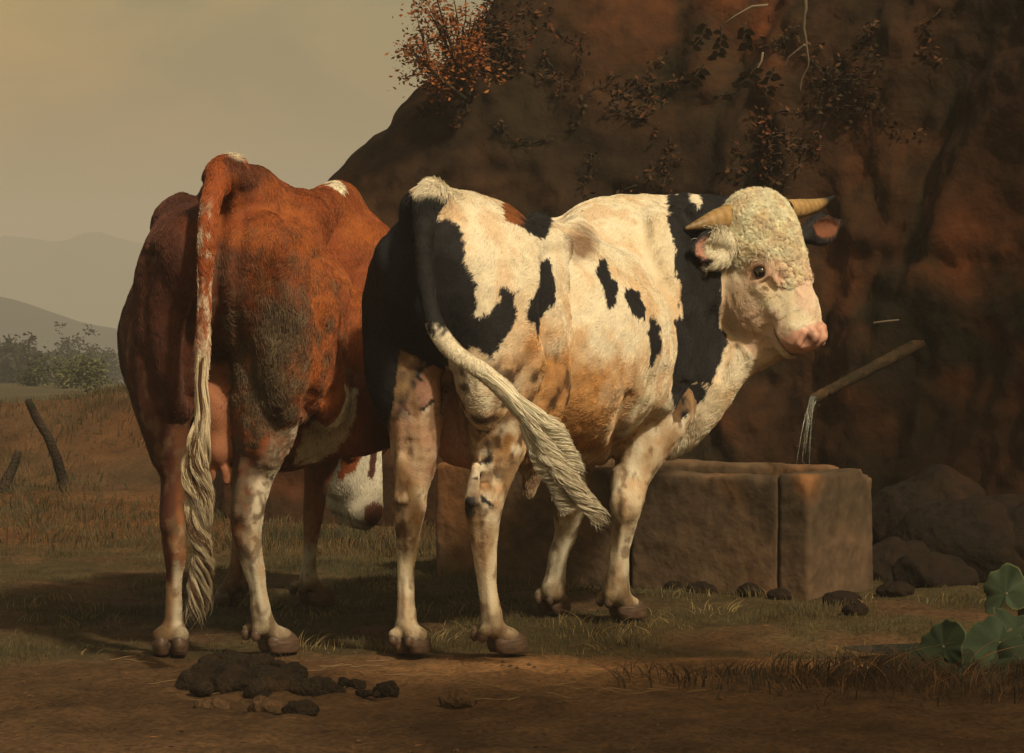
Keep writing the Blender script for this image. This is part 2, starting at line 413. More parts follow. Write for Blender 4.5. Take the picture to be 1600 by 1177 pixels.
for k, hv in enumerate(hh):
    z = np.where(hv < 0, hv, hv * path[:, 2]); lean = .28 * hv * path[:, 2] * np.where(hv > 0, 1, 0) + .25 * np.clip(hv, 0, 1) ** 6
    rows.append(np.column_stack([path[:, :2] + inn * lean[:, None], z]))
for k in range(1, NT):
    d = (k / NT) ** 1.8 * 14; lean = .28 * path[:, 2] + .25
    rows.append(np.column_stack([path[:, :2] + inn * (lean + d)[:, None], path[:, 2] + .12 * min(d, 4) - .08 * (1 - math.exp(-d * 5)) + .0 * d]))
CV_ = np.stack(rows, 1).reshape(-1, 3); nr = len(rows)
nrm = np.column_stack([np.repeat(-inn, nr, 0), np.full(len(CV_), .15)])
Lp = CV_ * np.array([1, 1, .75])
wob = np.stack([noise(Lp, 1.3, 220), noise(Lp, 1.3, 221), noise(Lp, 1.3, 222)], 1) * .4
rid = (1 - np.abs(noise(Lp + wob, .75, 223)) * 2.2); rid2 = 1 - np.abs(noise(Lp * np.array([1, 1, .55]) + wob, 1.9, 224)) * 2.2
cr1 = np.exp(-(noise(Lp * np.array([1, 1, .35]) + wob, 1.5, 227) / .035) ** 2); cr2 = np.exp(-(noise(Lp * np.array([1, 1, .6]) + wob * .6, 3.3, 228) / .04) ** 2)
dsp = .11 * rid + .05 * rid2 + .05 * fbm(Lp + wob, 3.0, 4, 225) + .016 * fbm(Lp, 11, 3, 230) - .16 - .015 * cr1 - .012 * cr2 + .035 * np.abs(noise(Lp, 9, 229))
strata = np.abs(((CV_[:, 2] * 1.6 + .5 * noise(Lp, .8, 226) + .15 * CV_[:, 0]) % 1) - .5) * 2
dsp += -.02 * sstep(.25, 0, strata)
# keep the left outline where the rim runs low
soft = sstep(-1.6, -.2, CV_[:, 0]); dsp = dsp * (.30 + .70 * soft)
CV2 = CV_ + nrm * dsp[:, None] * (CV_[:, 2] > -.3)[:, None]
i, j = np.meshgrid(np.arange(len(ss) - 1), np.arange(nr - 1), indexing='ij')
CQ = np.stack([i * nr + j, i * nr + j + 1, (i + 1) * nr + j + 1, (i + 1) * nr + j], -1).reshape(-1, 4)[:, ::-1]
cliff = mesh_obj('cliff', CV2, CQ, m_cliff); tag(cliff, kind='structure')
CN = vnormals(CV2, CQ)

# ---- far country
def ridge(name, Y, prof, depth, colr, seed, rough=.03):
    xs = np.linspace(prof[0][0], prof[-1][0], 260); zt = np.interp(xs, [p[0] for p in prof], [p[1] for p in prof])
    V = []; K = 14
    for k in range(K):
        f = k / (K - 1); y = Y + (f - .5) * depth; s = math.sin(f * math.pi) ** .8
        p = np.column_stack([xs, np.full(len(xs), y), np.zeros(len(xs))])
        V.append(np.column_stack([xs, np.full(len(xs), y), -22 + (zt + 22) * s + rough * depth * fbm(p, 6 / depth, 4, seed) * s]))
    V = np.stack(V, 1).reshape(-1, 3); i, j = np.meshgrid(np.arange(len(xs) - 1), np.arange(K - 1), indexing='ij')
    Qd = np.stack([i * K + j, (i + 1) * K + j, (i + 1) * K + j + 1, i * K + j + 1], -1).reshape(-1, 4)
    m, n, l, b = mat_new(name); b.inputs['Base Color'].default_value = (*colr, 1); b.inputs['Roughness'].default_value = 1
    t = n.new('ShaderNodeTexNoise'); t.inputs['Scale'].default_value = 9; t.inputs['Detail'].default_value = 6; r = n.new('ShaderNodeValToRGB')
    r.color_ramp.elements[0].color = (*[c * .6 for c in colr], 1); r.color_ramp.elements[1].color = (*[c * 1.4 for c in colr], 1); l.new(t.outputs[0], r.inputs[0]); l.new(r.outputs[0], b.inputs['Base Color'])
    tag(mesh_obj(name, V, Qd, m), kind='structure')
def ux(u, Y): return (u - CU) / F * Y
def vz(v, Y): return CH - (v - CV) / F * Y
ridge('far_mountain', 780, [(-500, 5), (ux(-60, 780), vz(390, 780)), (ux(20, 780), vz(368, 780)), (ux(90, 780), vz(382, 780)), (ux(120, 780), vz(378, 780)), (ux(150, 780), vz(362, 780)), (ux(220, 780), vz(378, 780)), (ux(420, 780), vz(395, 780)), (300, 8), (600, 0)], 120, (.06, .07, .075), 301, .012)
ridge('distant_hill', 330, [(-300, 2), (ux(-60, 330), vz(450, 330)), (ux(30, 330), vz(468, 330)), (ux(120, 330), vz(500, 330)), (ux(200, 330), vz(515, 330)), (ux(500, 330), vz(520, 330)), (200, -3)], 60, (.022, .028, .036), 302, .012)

# leaves as small bent quads
def leaf_cloud(pts, size, cols, rs, flat=0.):
    n = len(pts)
    a = rs.normal(size=(n, 3)); a[:, 2] *= .6; a /= np.linalg.norm(a, axis=1)[:, None]
    b = rs.normal(size=(n, 3)); b -= a * (a * b).sum(1)[:, None]; b /= np.linalg.norm(b, axis=1)[:, None]
    c = np.cross(a, b); s = (size * rs.uniform(.6, 1.3, n))[:, None]
    V = np.stack([pts - a * s, pts - b * s * .48 + c * s * .12, pts + a * s, pts + b * s * .48 + c * s * .12], 1)
    Vv = V.reshape(-1, 3); Qv = np.arange(4 * n).reshape(n, 4)
    return Vv, Qv, np.repeat(cols, 4, 0)
m_leaf = vcol_mat('leaves', .7, spec=.2)
m_leaf.node_tree.nodes['Principled BSDF'].inputs['Roughness'].default_value = .75
m_bark = rock_mat('bark', (.03, .02, .013), (.05, .034, .022), (.08, .055, .035), 6)
def tube(pts, rads, M=8, seed=0, rough=.1):
    P_ = np.array(pts, float); K = len(P_); T = np.gradient(P_, axis=0); T /= np.linalg.norm(T, axis=1)[:, None] + 1e-9
    ref = np.array([0, 0, 1.]) if abs(T[:, 2]).mean() < .8 else np.array([1., 0, 0])
    a = np.cross(T, ref); a /= np.linalg.norm(a, axis=1)[:, None]; b = np.cross(T, a); rs = np.random.RandomState(seed)
    V = []; 
    for i in range(K):
        for j in range(M):
            th = 2 * math.pi * j / M; r = rads[i] * (1 + rough * rs.uniform(-1, 1)); V.append(P_[i] + r * (math.cos(th) * a[i] + math.sin(th) * b[i]))
    Fc = [[i * M + j, i * M + (j + 1) % M, (i + 1) * M + (j + 1) % M, (i + 1) * M + j] for i in range(K - 1) for j in range(M)]
    V.append(P_[0] - T[0] * rads[0] * .3); V.append(P_[-1] + T[-1] * rads[-1] * .3); n = len(V)
    Fc += [[n - 2, (j + 1) % M, j, j] for j in range(M)]; Fc += [[n - 1, (K - 1) * M + j, (K - 1) * M + (j + 1) % M, (K - 1) * M + (j + 1) % M] for j in range(M)]
    return np.array(V), [tuple(dict.fromkeys(f)) for f in Fc]
def join(parts):
    V = []; Fc = []; o = 0
    for v, f in parts: V.append(v); Fc += [tuple(int(i) + o for i in q) for q in f]; o += len(v)
    return np.concatenate(V), Fc
def branches(base, height, spread, seed, r0, nb=6, depth=2):
    rs = np.random.RandomState(seed); parts = []; tips = []
    def grow_(p, d, L, r, lev):
        K = 6; pts = [np.array(p)]; dd = np.array(d, float)
        for k in range(K): dd = dd + rs.normal(size=3) * .16; dd /= np.linalg.norm(dd); pts.append(pts[-1] + dd * L / K)
        parts.append(tube(pts, np.linspace(r, r * .55, K + 1), 7 if lev else 10, seed)); tips.append(pts[-1]); tips.append(pts[-3])
        if lev < depth:
            for _ in range(nb):
                q = pts[rs.randint(2, K + 1)]; d2 = dd + rs.normal(size=3) * np.array([spread, spread, spread * .5]); d2 /= np.linalg.norm(d2); grow_(q, d2, L * rs.uniform(.45, .7), r * .5, lev + 1)
    grow_(base, [0, 0, 1], height * .5, r0, 0)
    return join(parts), np.array(tips)
def leafy(name, label, cat, base, height, rad, seed, nleaf, lsize, c1, c2, r0=.08, squash=.8, group=None, spread=.9, cen=None):
    r_ = empty(name, base); tag(r_, label, cat, group); rs = np.random.RandomState(seed)
    (bv, bf), tips = branches(base, height, spread, seed, r0)
    mesh_obj('trunk' if r0 > .05 else 'stem', bv, bf, m_bark, r_)
    c = np.array(base) + np.array([0, 0, height * .66]) if cen is None else np.array(cen)
    cl = np.concatenate([tips + rs.normal(size=tips.shape) * rad * .12, c + rs.normal(size=(len(tips) // 2, 3)) * np.array([rad, rad, rad * squash]) * .45])
    k = rs.randint(0, len(cl), nleaf); pts = cl[k] + rs.normal(size=(nleaf, 3)) * rad * .13
    tone = rs.rand(len(cl))[k]; cc = np.array(c1)[None] * (1 - tone[:, None]) + np.array(c2)[None] * tone[:, None]; cc = cc * (1 + .25 * rs.normal(size=(nleaf, 1)))
    lv, lq, lc = leaf_cloud(pts, np.full(nleaf, lsize), np.clip(cc, .004, 1), rs)
    o = mesh_obj('crown', lv, lq, m_leaf, r_, smooth=False, cols=lc)
    return r_
rs = np.random.RandomState(5)
TG = 'misty trees in the valley'
far_trees = [(15, 505, 7, 'leftmost of the misty valley trees, at the picture edge'), (62, 548, 5.5, 'low rounded misty tree between two taller ones'), (95, 500, 8.0, 'tallest misty tree, twin rounded tops, in the valley'), (122, 525, 6.0, 'misty tree on the right flank of the tallest one'), (150, 512, 7.0, 'misty tree just left of the red cow rump'), (172, 535, 6, 'misty tree partly hidden by the red cow haunch'), (40, 560, 5, 'small dark misty tree behind the slanting post')]
for k, (u, vt, hgt, lab) in enumerate(far_trees):
    Y = 85 + 9 * k; zt = vz(vt, Y); zb = float(ground_z(np.array([[ux(u, Y), Y, 0]]))[0]); hgt = max(zt - zb, 2.)
    leafy('valley_tree', lab, 'tree', (ux(u, Y), Y, zb), hgt * .8, hgt * .36, 400 + k, 2600,   .10, (.012, .012, .008), (.026, .022, .013), r0=.10, group=TG)
for k, (u, vt, Y, lab, w) in enumerate([(100, 588, 46, 'pale green bush beyond the bank, above the slanting post', 1.), (55, 592, 50, 'dark round bush left of the pale green one', .8), (135, 606, 42, 'low olive bush at the brown bank crest', .7)]):
    zb = float(ground_z(np.array([[ux(u, Y), Y, 0]]))[0]); zt = vz(vt, Y)
    leafy('field_bush', lab, 'bush', (ux(u, Y), Y, zb), max(zt - zb, .8) * .55, .42 * w, 430 + k, 2200, .03, (.05, .055, .02), (.11, .11, .045) if k != 1 else (.04, .04, .02), r0=.03)

# unseen trees added outside the picture to shade the cliff and the foreground
leafy('shade_tree', 'unseen broad oak added beyond the right edge to shade the cliff', 'tree', (7.0, 8.4, 2.6), 4.6, 1.9, 441, 9000, .085, (.04, .035, .012), (.09, .05, .015), r0=.16, cen=(6.7, 8.5, 5.6))
leafy('shade_tree', 'unseen autumn oak added near the viewer to shade the foreground', 'tree', (5.8, 1.3, 2.2), 5.2, 1.5, 442, 7000, .085, (.06, .03, .01), (.10, .04, .012), r0=.15, cen=(4.7, 1.5, 6.4))
VOX = .006
# ================================================================== the bull
class Frame:
    """body frame: t forward, s to the animal's right, z up"""
    def __init__(f, x, y, th):
        f.o = np.array([x, y, 0.]); f.t = np.array([math.sin(th), math.cos(th), 0]); f.s = np.array([math.cos(th), -math.sin(th), 0]); f.z = np.array([0, 0, 1.])
    def __call__(f, t, s, z): return f.o + f.t * t + f.s * s + f.z * z
    def axes(f, pitch=0, yaw=0, roll=0):
        cy, sy = math.cos(yaw), math.sin(yaw)
        a = f.t * cy + f.s * sy; b = -f.t * sy + f.s * cy; c = f.z
        cp, sp = math.cos(pitch), math.sin(pitch); a, c = a * cp + c * sp, -a * sp + c * cp
        cr, sr = math.cos(roll), math.sin(roll); b, c = b * cr + c * sr, -b * sr + c * cr
        return np.array([a, b, c])
def pr(r, Y): return r * Y / F                       # radius in photo pixels -> metres
def pchain(S, pts, k=.02, g='body'):
    S.chain([P(u, v, Y) for u, v, Y, r in pts], [pr(r, Y) for u, v, Y, r in pts], k, g)

def leg_hoof(S, H, u, v, Y, yaw, g, size=1., fet=None):
    """pastern and foot on S, claws and dewclaws on the separate solid H; yaw: heading of the toes in the ground plane"""
    c = P(u, v, Y); c[2] = 0
    f = np.array([math.sin(yaw), math.cos(yaw), 0]); r = np.array([f[1], -f[0], 0]); z = np.array([0, 0, 1.])
    F3 = fet
    for sg in (-1, 1):
        b = c + r * sg * .027 * size
        S.cone(F3 + r * sg * .015 * size, b + z * .058 * size - f * .004, .026 * size, .0265 * size, .018, g)
        S.ell(b + z * .056 * size + f * .008, (.036 * size, .0265 * size, .022 * size), [f, r, z], .012, g)
        # claw
        tl = f * .94 - z * .34; tl /= np.linalg.norm(tl); up = np.cross(r, tl); up = up if up[2] > 0 else -up
        H.ell(b + z * .026 * size + f * .018, (.060 * size, .0285 * size, .046 * size), [tl, r, up], .004, g + str(sg))
        # dewclaw
        dcl = F3 - f * .042 * size + r * sg * .026 * size - z * .012 * size
        S.ell(dcl + z * .008, (.018 * size, .017 * size, .019 * size), [f, r, z], .010, g)
        H.ell(dcl - z * .008 - f * .008, (.016 * size, .014 * size, .020 * size), [f, r, z], .003, g + 'd' + str(sg))

BF = Frame(-0.173, 8.98, math.radians(25))
S = Solid(); H = Solid()
B = BF; ax0 = B.axes()
# trunk
S.ell(B(.02, .01, 1.13), (.33, .265, .27), ax0, .05)
S.cone(B(-.20, 0, 1.345), B(.25, 0, 1.30), .085, .10, .06)
S.cone(B(.2, 0, 1.19), B(.75, 0, 1.13), .16, .18, .08)
S.cone(B(.2, 0, 1.29), B(.6, 0, 1.255), .06, .05, .08); S.cone(B(.6, 0, 1.255), B(1.0, 0, 1.29), .05, .055, .08)
S.ell(B(.70, 0, .94), (.60, .375, .385), ax0, .09)
S.ell(B(1.20, 0, 1.0), (.36, .31, .41), ax0, .09)
S.cone(B(1.0, 0, 1.25), B(1.38, 0, 1.29), .11, .14, .09)
for s in (-1, 1):
    S.ell(B(.21, s * .235, 1.255), (.085, .05, .06), B.axes(yaw=s * .5), .07)           # hook bone
    S.ell(B(-.21, s * .115, 1.215), (.06, .045, .06), ax0, .06)                          # pin bone
    S.ell(B(.06, s * (.18 if s > 0 else .14), 1.0), (.235, .130, .32), B.axes(pitch=.12), .06)              # thigh
    S.ell(B(-.09, s * .15, .97), (.13, .10, .27), B.axes(pitch=-.1), .06)
    S.ell(B(.17, s * .21, .80), (.10, .075, .13), ax0, .06)                              # stifle
    S.cone(B(.20, s * .24, 1.15), B(.16, s * .25, .80), .035, .03, .07)                   # flank fold
    S.ell(B(1.20, s * .245, 1.10), (.13, .085, .30), B.axes(pitch=.28), .06)             # shoulder blade
    S.ell(B(1.30, s * .25, .86), (.17, .09, .17), ax0, .06)
    S.ell(B(1.06, s * .25, .90), (.15, .09, .20), ax0, .06)
# belly, sheath, scrotum
S.cone(B(.45, 0, .66), B(1.1, 0, .66), .10, .12, .10)
S.cone(B(.42, 0, .62), B(.72, 0, .60), .045, .05, .05)
S.cone(P(832, 735, 9.42), P(826, 762, 9.42), pr(17, 9.42), pr(9, 9.42), .03)
S.ell(B(.12, .0, .72), (.10, .12, .16), ax0, .05, 'scrotum')
S.ell(P(708, 692, 9.10), (pr(24, 9.1), .05, pr(32, 9.1)), None, .03, 'scrotum')
# tail
pchain(S, [(676, 302, 8.76, 22), (664, 330, 8.66, 19), (660, 380, 8.62, 16), (663, 430, 8.60, 14.5), (672, 480, 8.58, 13.5), (686, 520, 8.56, 14), (712, 552, 8.54, 15), (750, 578, 8.52, 15), (790, 612, 8.50, 14), (826, 660, 8.50, 11), (850, 700, 8.50, 7)], .018, 'tail')
# hind legs
pchain(S, [(646, 490, 8.97, 58), (646, 565, 8.94, 56), (650, 640, 8.93, 46), (650, 705, 8.93, 36), (643, 762, 8.93, 26.7), (640, 795, 8.93, 26.7), (637, 835, 8.95, 18.69), (635, 880, 8.97, 14.24), (634, 935, 8.98, 13.35), (635, 975, 8.98, 16.91)], .03, 'leg_a')
S.cone(P(630, 720, 8.88), P(627, 778, 8.86), pr(9, 8.9), pr(13, 8.9), .02, 'leg_a')      # tendon to the hock point
pchain(S, [(765, 490, 8.98, 74), (770, 570, 8.93, 68), (775, 635, 8.91, 57), (776, 690, 8.91, 46), (768, 745, 8.9, 32.04), (757, 785, 8.88, 29.37), (756, 830, 8.89, 22.25), (758, 870, 8.91, 17.355), (762, 915, 8.93, 15.13), (766, 950, 8.94, 16.02), (769, 975, 8.95, 17.8)], .03, 'leg_b')
S.cone(P(745, 730, 8.83), P(737, 782, 8.80), pr(8, 8.8), pr(12, 8.8), .02, 'leg_b')
# fore legs
pchain(S, [(905, 690, 10.15, 35.36), (893, 750, 10.08, 27.54), (891, 787, 10.05, 25.5), (884, 830, 10.08, 17.34), (873, 870, 10.1, 14.28), (868, 900, 10.12, 15.81), (864, 922, 10.12, 19.38)], .03, 'leg_c')
pchain(S, [(1020, 640, 9.97, 64.48), (1004, 690, 9.93, 45.76), (988, 735, 9.9, 32.24), (979, 785, 9.86, 25.5), (976, 815, 9.87, 19.38), (968, 860, 9.9, 15.81), (965, 895, 9.92, 17.34), (963, 925, 9.93, 21.42)], .03, 'leg_d')
S.ell(P(979, 786, 9.84), (pr(20, 9.8), .035, pr(26, 9.8)), None, .035, 'leg_d')
leg_hoof(S, H, 640, 1014, 8.98, math.radians(20), 'leg_a', 1.0, P(636, 988, 8.99))
leg_hoof(S, H, 785, 1012, 8.99, math.radians(62), 'leg_b', 1.0, P(770, 982, 8.97))
leg_hoof(S, H, 861, 951, 10.16, math.radians(35), 'leg_c', .95, P(862, 926, 10.14))
leg_hoof(S, H, 974, 966, 9.97, math.radians(60), 'leg_d', 1.0, P(964, 930, 9.95))
# neck
S.cone(B(1.25, .03, 1.12), P(1075, 425, 10.28), .31, pr(112, 10.2), .08, 'neck')
S.cone(P(1075, 425, 10.28), P(1135, 420, 10.34), pr(112, 10.2), pr(84, 10.2), .06, 'neck')
S.cone(B(1.35, 0, 1.30), P(1145, 352, 10.36), .13, pr(46, 10.3), .06, 'neck')
S.cone(P(1040, 560, 10.15), P(1108, 505, 10.24), pr(92, 10.2), pr(60, 10.2), .07, 'neck')
for pts in ([(1160, 556, 10.08, 24), (1138, 584, 10.07, 25), (1108, 630, 10.08, 28), (1076, 668, 10.1, 26), (1048, 688, 10.1, 24)],
            [(1128, 562, 10.12, 38), (1100, 608, 10.13, 40), (1068, 650, 10.15, 40), (1046, 672, 10.15, 36)]):
    pchain(S, pts, .04, 'neck')
for (a, b, w) in (((1045, 335), (1058, 440), 13), ((1085, 330), (1112, 470), 11), ((1060, 450), (1052, 560), 13)):   # skin folds
    S.cone(P(*a, 9.98), P(*b, 9.98), pr(w, 10), pr(w, 10), .05, 'neck')
# head frame: a down the face, w to the near side, n out of the face
HO = P(1192, 320, 10.06)
yaw = math.radians(52); tiltd = math.radians(66)
hd = np.array([math.sin(yaw), -math.cos(yaw), 0])
ha = hd * math.cos(tiltd) + np.array([0, 0, -math.sin(tiltd)]); hn = hd * math.sin(tiltd) + np.array([0, 0, math.cos(tiltd)])
hw = np.cross(ha, hn); HA = np.array([ha, hw, hn])
def Hd(a, w, n): return HO + ha * a + hw * w + hn * n
g = 'head'; EA, EN, EYES = .238, -.040, []
S.ell(Hd(.09, 0, -.07), (.15, .135, .13), HA, .03, g)
S.ell(Hd(.035, 0, -.03), (.085, .125, .085), HA, .04, g)
S.cone(Hd(.12, 0, -.06), Hd(.42, 0, -.045), .118, .080, .04, g)
S.cone(Hd(.14, 0, .0), Hd(.40, 0, .012), .055, .038, .05, g)
for s in (-1, 1):
    S.ell(Hd(.245, s * .062, -.155), (.165, .066, .125), HA, .035, g)
    S.cone(Hd(.185, s * .092, -.005), Hd(.235, s * .094, -.012), .032, .028, .03, g)           # brow
    S.cone(Hd(.28, s * .088, -.07), Hd(.37, s * .066, -.055), .028, .020, .03, g)           # cheek ridge
S.cone(Hd(.24, 0, -.205), Hd(.45, 0, -.105), .075, .040, .04, g)
pchain(S, [(1152, 546, 10.15, 40), (1190, 538, 10.10, 37), (1230, 529, 10.06, 24)], .06, g)
S.ell(Hd(.462, 0, -.045), (.062, .086, .076), HA, .035, g)
S.ell(Hd(.498, 0, -.028), (.038, .078, .058), HA, .02, g)
S.ell(Hd(.485, 0, -.105), (.045, .055, .026), HA, .015, g)
for s in (-1, 1):
    ln = np.linspace(.22, .03, 400); dd = S.eval(np.array([Hd(EA, s * w, EN) for w in ln])); ws = ln[np.argmax(dd < 0)]
    EYES.append((s, ws))
for s, ws in EYES:
    S.ell(Hd(EA, s * (ws + .004), EN), (.033, .020, .029), HA, .008, g, -1)                 # socket
    ring = [Hd(EA + .030 * math.cos(q) * (1 if math.cos(q) > 0 else .95), s * (ws + .004 - .008 * math.sin(q) ** 2), EN + .040 * math.sin(q)) for q in np.linspace(0, 2 * math.pi, 17)]
    for q in range(16): w_ = .0060 + .0055 * max(0, -math.cos((q + .5) / 16 * 2 * math.pi)); S.cone(ring[q], ring[q + 1], w_, w_, .006, g)
    S.cone(Hd(EA - .040, s * (ws - .006), EN - .035), Hd(EA - .034, s * (ws - .002), EN + .02), .008, .009, .010, g)   # brow folds
    S.cone(Hd(EA + .01, s * (ws - .008), EN + .034), Hd(EA + .065, s * (ws - .022), EN + .042), .010, .006, .012, g)
for s in (-1, 1):
    S.cone(Hd(.494, s * .046, .034), Hd(.520, s * .062, -.004), .011, .019, .006, g, -1)   # nostril
    S.cone(Hd(.475, s * .034, .022), Hd(.505, s * .024, .020), .018, .018, .014, g); S.cone(Hd(.488, s * .066, .012), Hd(.516, s * .076, -.016), .010, .010, .01, g)
S.cone(Hd(.41, .09, -.105), Hd(.520, .05, -.088), .004, .005, .006, g, -1)                # mouth line
S.cone(Hd(.41, -.09, -.105), Hd(.520, -.05, -.088), .004, .005, .006, g, -1)
S.cone(Hd(.520, .05, -.088), Hd(.530, .0, -.086), .005, .005, .006, g, -1)
S.cone(Hd(.520, -.05, -.088), Hd(.530, .0, -.086), .005, .005, .006, g, -1)
# ears: cupped leaves
def ear(S, b, tip, face, wid, g):
    b = np.array(b); tip = np.array(tip); L = np.linalg.norm(tip - b); e = (tip - b) / L
    fc = np.array(face, float); fc -= e * (fc @ e); fc /= np.linalg.norm(fc); sd_ = np.cross(e, fc)
    S.cone(b - e * .02, b + e * .035, .028, .032, .02, g)
    S.ell(b + e * L * .46, (L * .46, wid, .024), [e, sd_, fc], .012, g); S.cone(b + e * L * .6, b + e * L * 1.02, wid * .62, .010, .02, g)
    S.ell(b + e * L * .60 + fc * .026, (L * .40, wid * .66, .036), [e, sd_, fc], .010, g, -1)
    return (b, e, fc, L), S.p[-1]
EARS = [ear(S, P(1148, 381, 10.0), P(1082, 389, 9.84), (.10, -1, -.05), .062, 'ear'),
        ear(S, P(1258, 368, 10.26), P(1312, 347, 10.32), (-.25, -1, .0), .056, 'ear')]
t0 = time.time()
V, Q = S.mesh(VOX, floor=.012)
V = relax(V, Q, 2)
print('bull mesh', len(V), time.time() - t0)
N = vnormals(V, Q)
gi, gn = S.groups(V)
grp = np.array(gn)[gi]
U_, V_ = project(V)
hl = (V - HO) @ HA.T                                        # head coordinates of every vertex
ishead = (grp == 'head') | (grp == 'ear')
# fine relief: muscle tremor, skin creases, curly poll
amp = np.where(ishead, .25, 1.)
legm = np.char.startswith(grp, 'leg')
bodyc = np.stack([(V - BF.o) @ BF.t, (V - BF.o) @ BF.s, V[:, 2]], 1)
amp = np.where(legm, .3, amp)
disp = fbm(V, 7, 3, 1) * .006 * amp + noise(V * np.array([1, 1, .45]), 26, 4) * .0012
vein = 1 - np.abs(noise(V * np.array([1, 1, .5]), 9, 8)) * 2
disp += .0035 * np.cos(bodyc[:, 0] * 2 * math.pi / .085 + bodyc[:, 2] * 3) * sstep(.5, .65, bodyc[:, 0]) * sstep(1.05, .9, bodyc[:, 0]) * sstep(.7, .8, V[:, 2]) * sstep(1.25, 1.1, V[:, 2])
disp += legm * (.0045 * noise(V * np.array([1, 1, .15]), 30, 19) + .004 * noise(V * np.array([1, 1, .4]), 16, 20)) * sstep(.1, .2, V[:, 2])
for pth_ in ([(742, 780), (750, 830), (753, 880), (756, 930), (760, 972)], [(768, 800), (764, 850), (768, 900), (775, 955)], [(626, 770), (629, 850), (628, 905), (626, 965)], [(645, 800), (641, 870), (641, 940), (643, 975)], [(966, 770), (962, 820), (956, 870), (954, 920)], [(984, 800), (975, 850), (974, 910)], [(882, 790), (874, 845), (864, 905)],
             [(640, 690), (632, 740), (622, 775)], [(760, 700), (748, 745), (738, 775)], [(785, 720), (776, 765), (768, 800)]):
    disp -= crease_depth(V, U_, V_, grp, pth_, 10.6, 6.5, .0045) * legm
disp += np.where(legm, .0022 * np.clip(vein, 0, 1) ** 3, .0)
foldn = 1 - np.abs(noise(V * np.array([1., 1, .25]), 8, 13)) * 2.2
disp += sstep(1.2, 1.5, bodyc[:, 0]) * (grp == 'neck') * .004 * np.clip(foldn, 0, 1) ** 2
for pth_, w_, dp_ in (([(862, 395), (850, 470), (852, 520), (872, 570), (850, 625), (826, 680)], 13, .020), ([(1040, 318), (1052, 370), (1064, 430)], 9, .014), ([(1000, 330), (1010, 400), (1050, 470), (1062, 540), (1058, 610)], 12, .014),
                     ([(985, 620), (965, 680), (958, 720)], 9, .016), ([(930, 345), (960, 400), (990, 440)], 16, .010), ([(1075, 600), (1060, 650)], 8, .012), ([(880, 350), (905, 395)], 14, .010), ([(1150, 545), (1135, 560), (1125, 590)], 7, .012), ([(700, 585), (700, 640), (722, 700)], 8, .014)):
    disp -= crease_depth(V, U_, V_, grp, pth_, 10.4, w_, dp_) * ~ishead
for pth_, w_, dp_ in (([(1015, 320), (1028, 380), (1042, 430)], 12, .010), ([(1030, 470), (1038, 560)], 16, .012), ([(840, 440), (830, 520), (842, 570)], 14, .010)):
    disp += crease_depth(V, U_, V_, grp, pth_, 10.4, w_, dp_) * ~ishead
poll = ishead * sstep(.33, .17, hl[:, 0] + .05 * noise(V, 20, 6) + .10 * sstep(-.03, -.12, hl[:, 2])) * sstep(-.14, -.04, hl[:, 2]) * (grp == 'head')
curl = noise(V + .03 * np.stack([noise(V, 22, 21), noise(V, 22, 22), noise(V, 22, 23)], 1), 42, 5)
disp += (grp == 'head') * (.0030 * noise(V * np.array([1, 1, .6]), 30, 24) + .0022 * np.clip(1 - np.abs(noise(V, 18, 25)) * 5, 0, 1) * sstep(.18, .3, hl[:, 0]))
disp += poll * (.002 + .002 * np.abs(curl))
V = V + N * disp[:, None]
N = vnormals(V, Q)

# ---- coat colours (base colours of the animal itself, shade painted in grooves and nostrils)
WHITE = np.array([.68, .60, .45]); CREAM = np.array([.60, .48, .31]); OCHRE = np.array([.50, .24, .07]); RUST = np.array([.26, .085, .022])
BLACK = np.array([.012, .011, .012]); PINK = np.array([.57, .29, .205]); BROWN = np.array([.10, .045, .018]); MUD = np.array([.12, .075, .035])
def mix(c, new, m): return c * (1 - m[:, None]) + np.asarray(new)[None, :] * m[:, None]
def soft_poly(poly, seed=0, jag=9, grainy=7):
    """ragged patch: signed by jittered lookups so the border is tufted, not cut"""
    jx = fbm(V, 14, 3, seed) * jag + noise(V * np.array([1, 1, .3]), 90, seed + 2) * grainy * .5
    jy = fbm(V, 14, 3, seed + 5) * jag + noise(V, 70, seed + 7) * grainy
    return inpoly(U_ + jx, V_ + jy, poly).astype(float)
col = np.tile(WHITE, (len(V), 1))
col = mix(col, CREAM, sstep(-.3, .6, fbm(V, 5, 3, 31)) * .6)
# ochre belly
bel = np.exp(-(((U_ - 890) / 90) ** 2 + ((V_ - 640) / 95) ** 2)); bel = np.maximum(bel, np.exp(-(((U_ - 840) / 45) ** 2 + ((V_ - 560) / 90) ** 2)) * .7)
tr = ~(ishead | legm | (grp == 'tail') | (grp == 'scrotum'))
ov = np.clip(bel * 1.25 + fbm(V, 10, 3, 33) * .5, 0, 1) * tr * sstep(1.25, .9, V[:, 2])
col = mix(col, OCHRE, np.clip(ov, 0, .92))
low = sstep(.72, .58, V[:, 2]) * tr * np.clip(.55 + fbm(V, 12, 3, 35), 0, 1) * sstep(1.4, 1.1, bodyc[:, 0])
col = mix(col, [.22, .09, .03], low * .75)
ribs = sstep(.1, .5, fbm(V * np.array([1, 1, .4]), 9, 3, 36)) * tr
col = mix(col, OCHRE, ribs * .35)
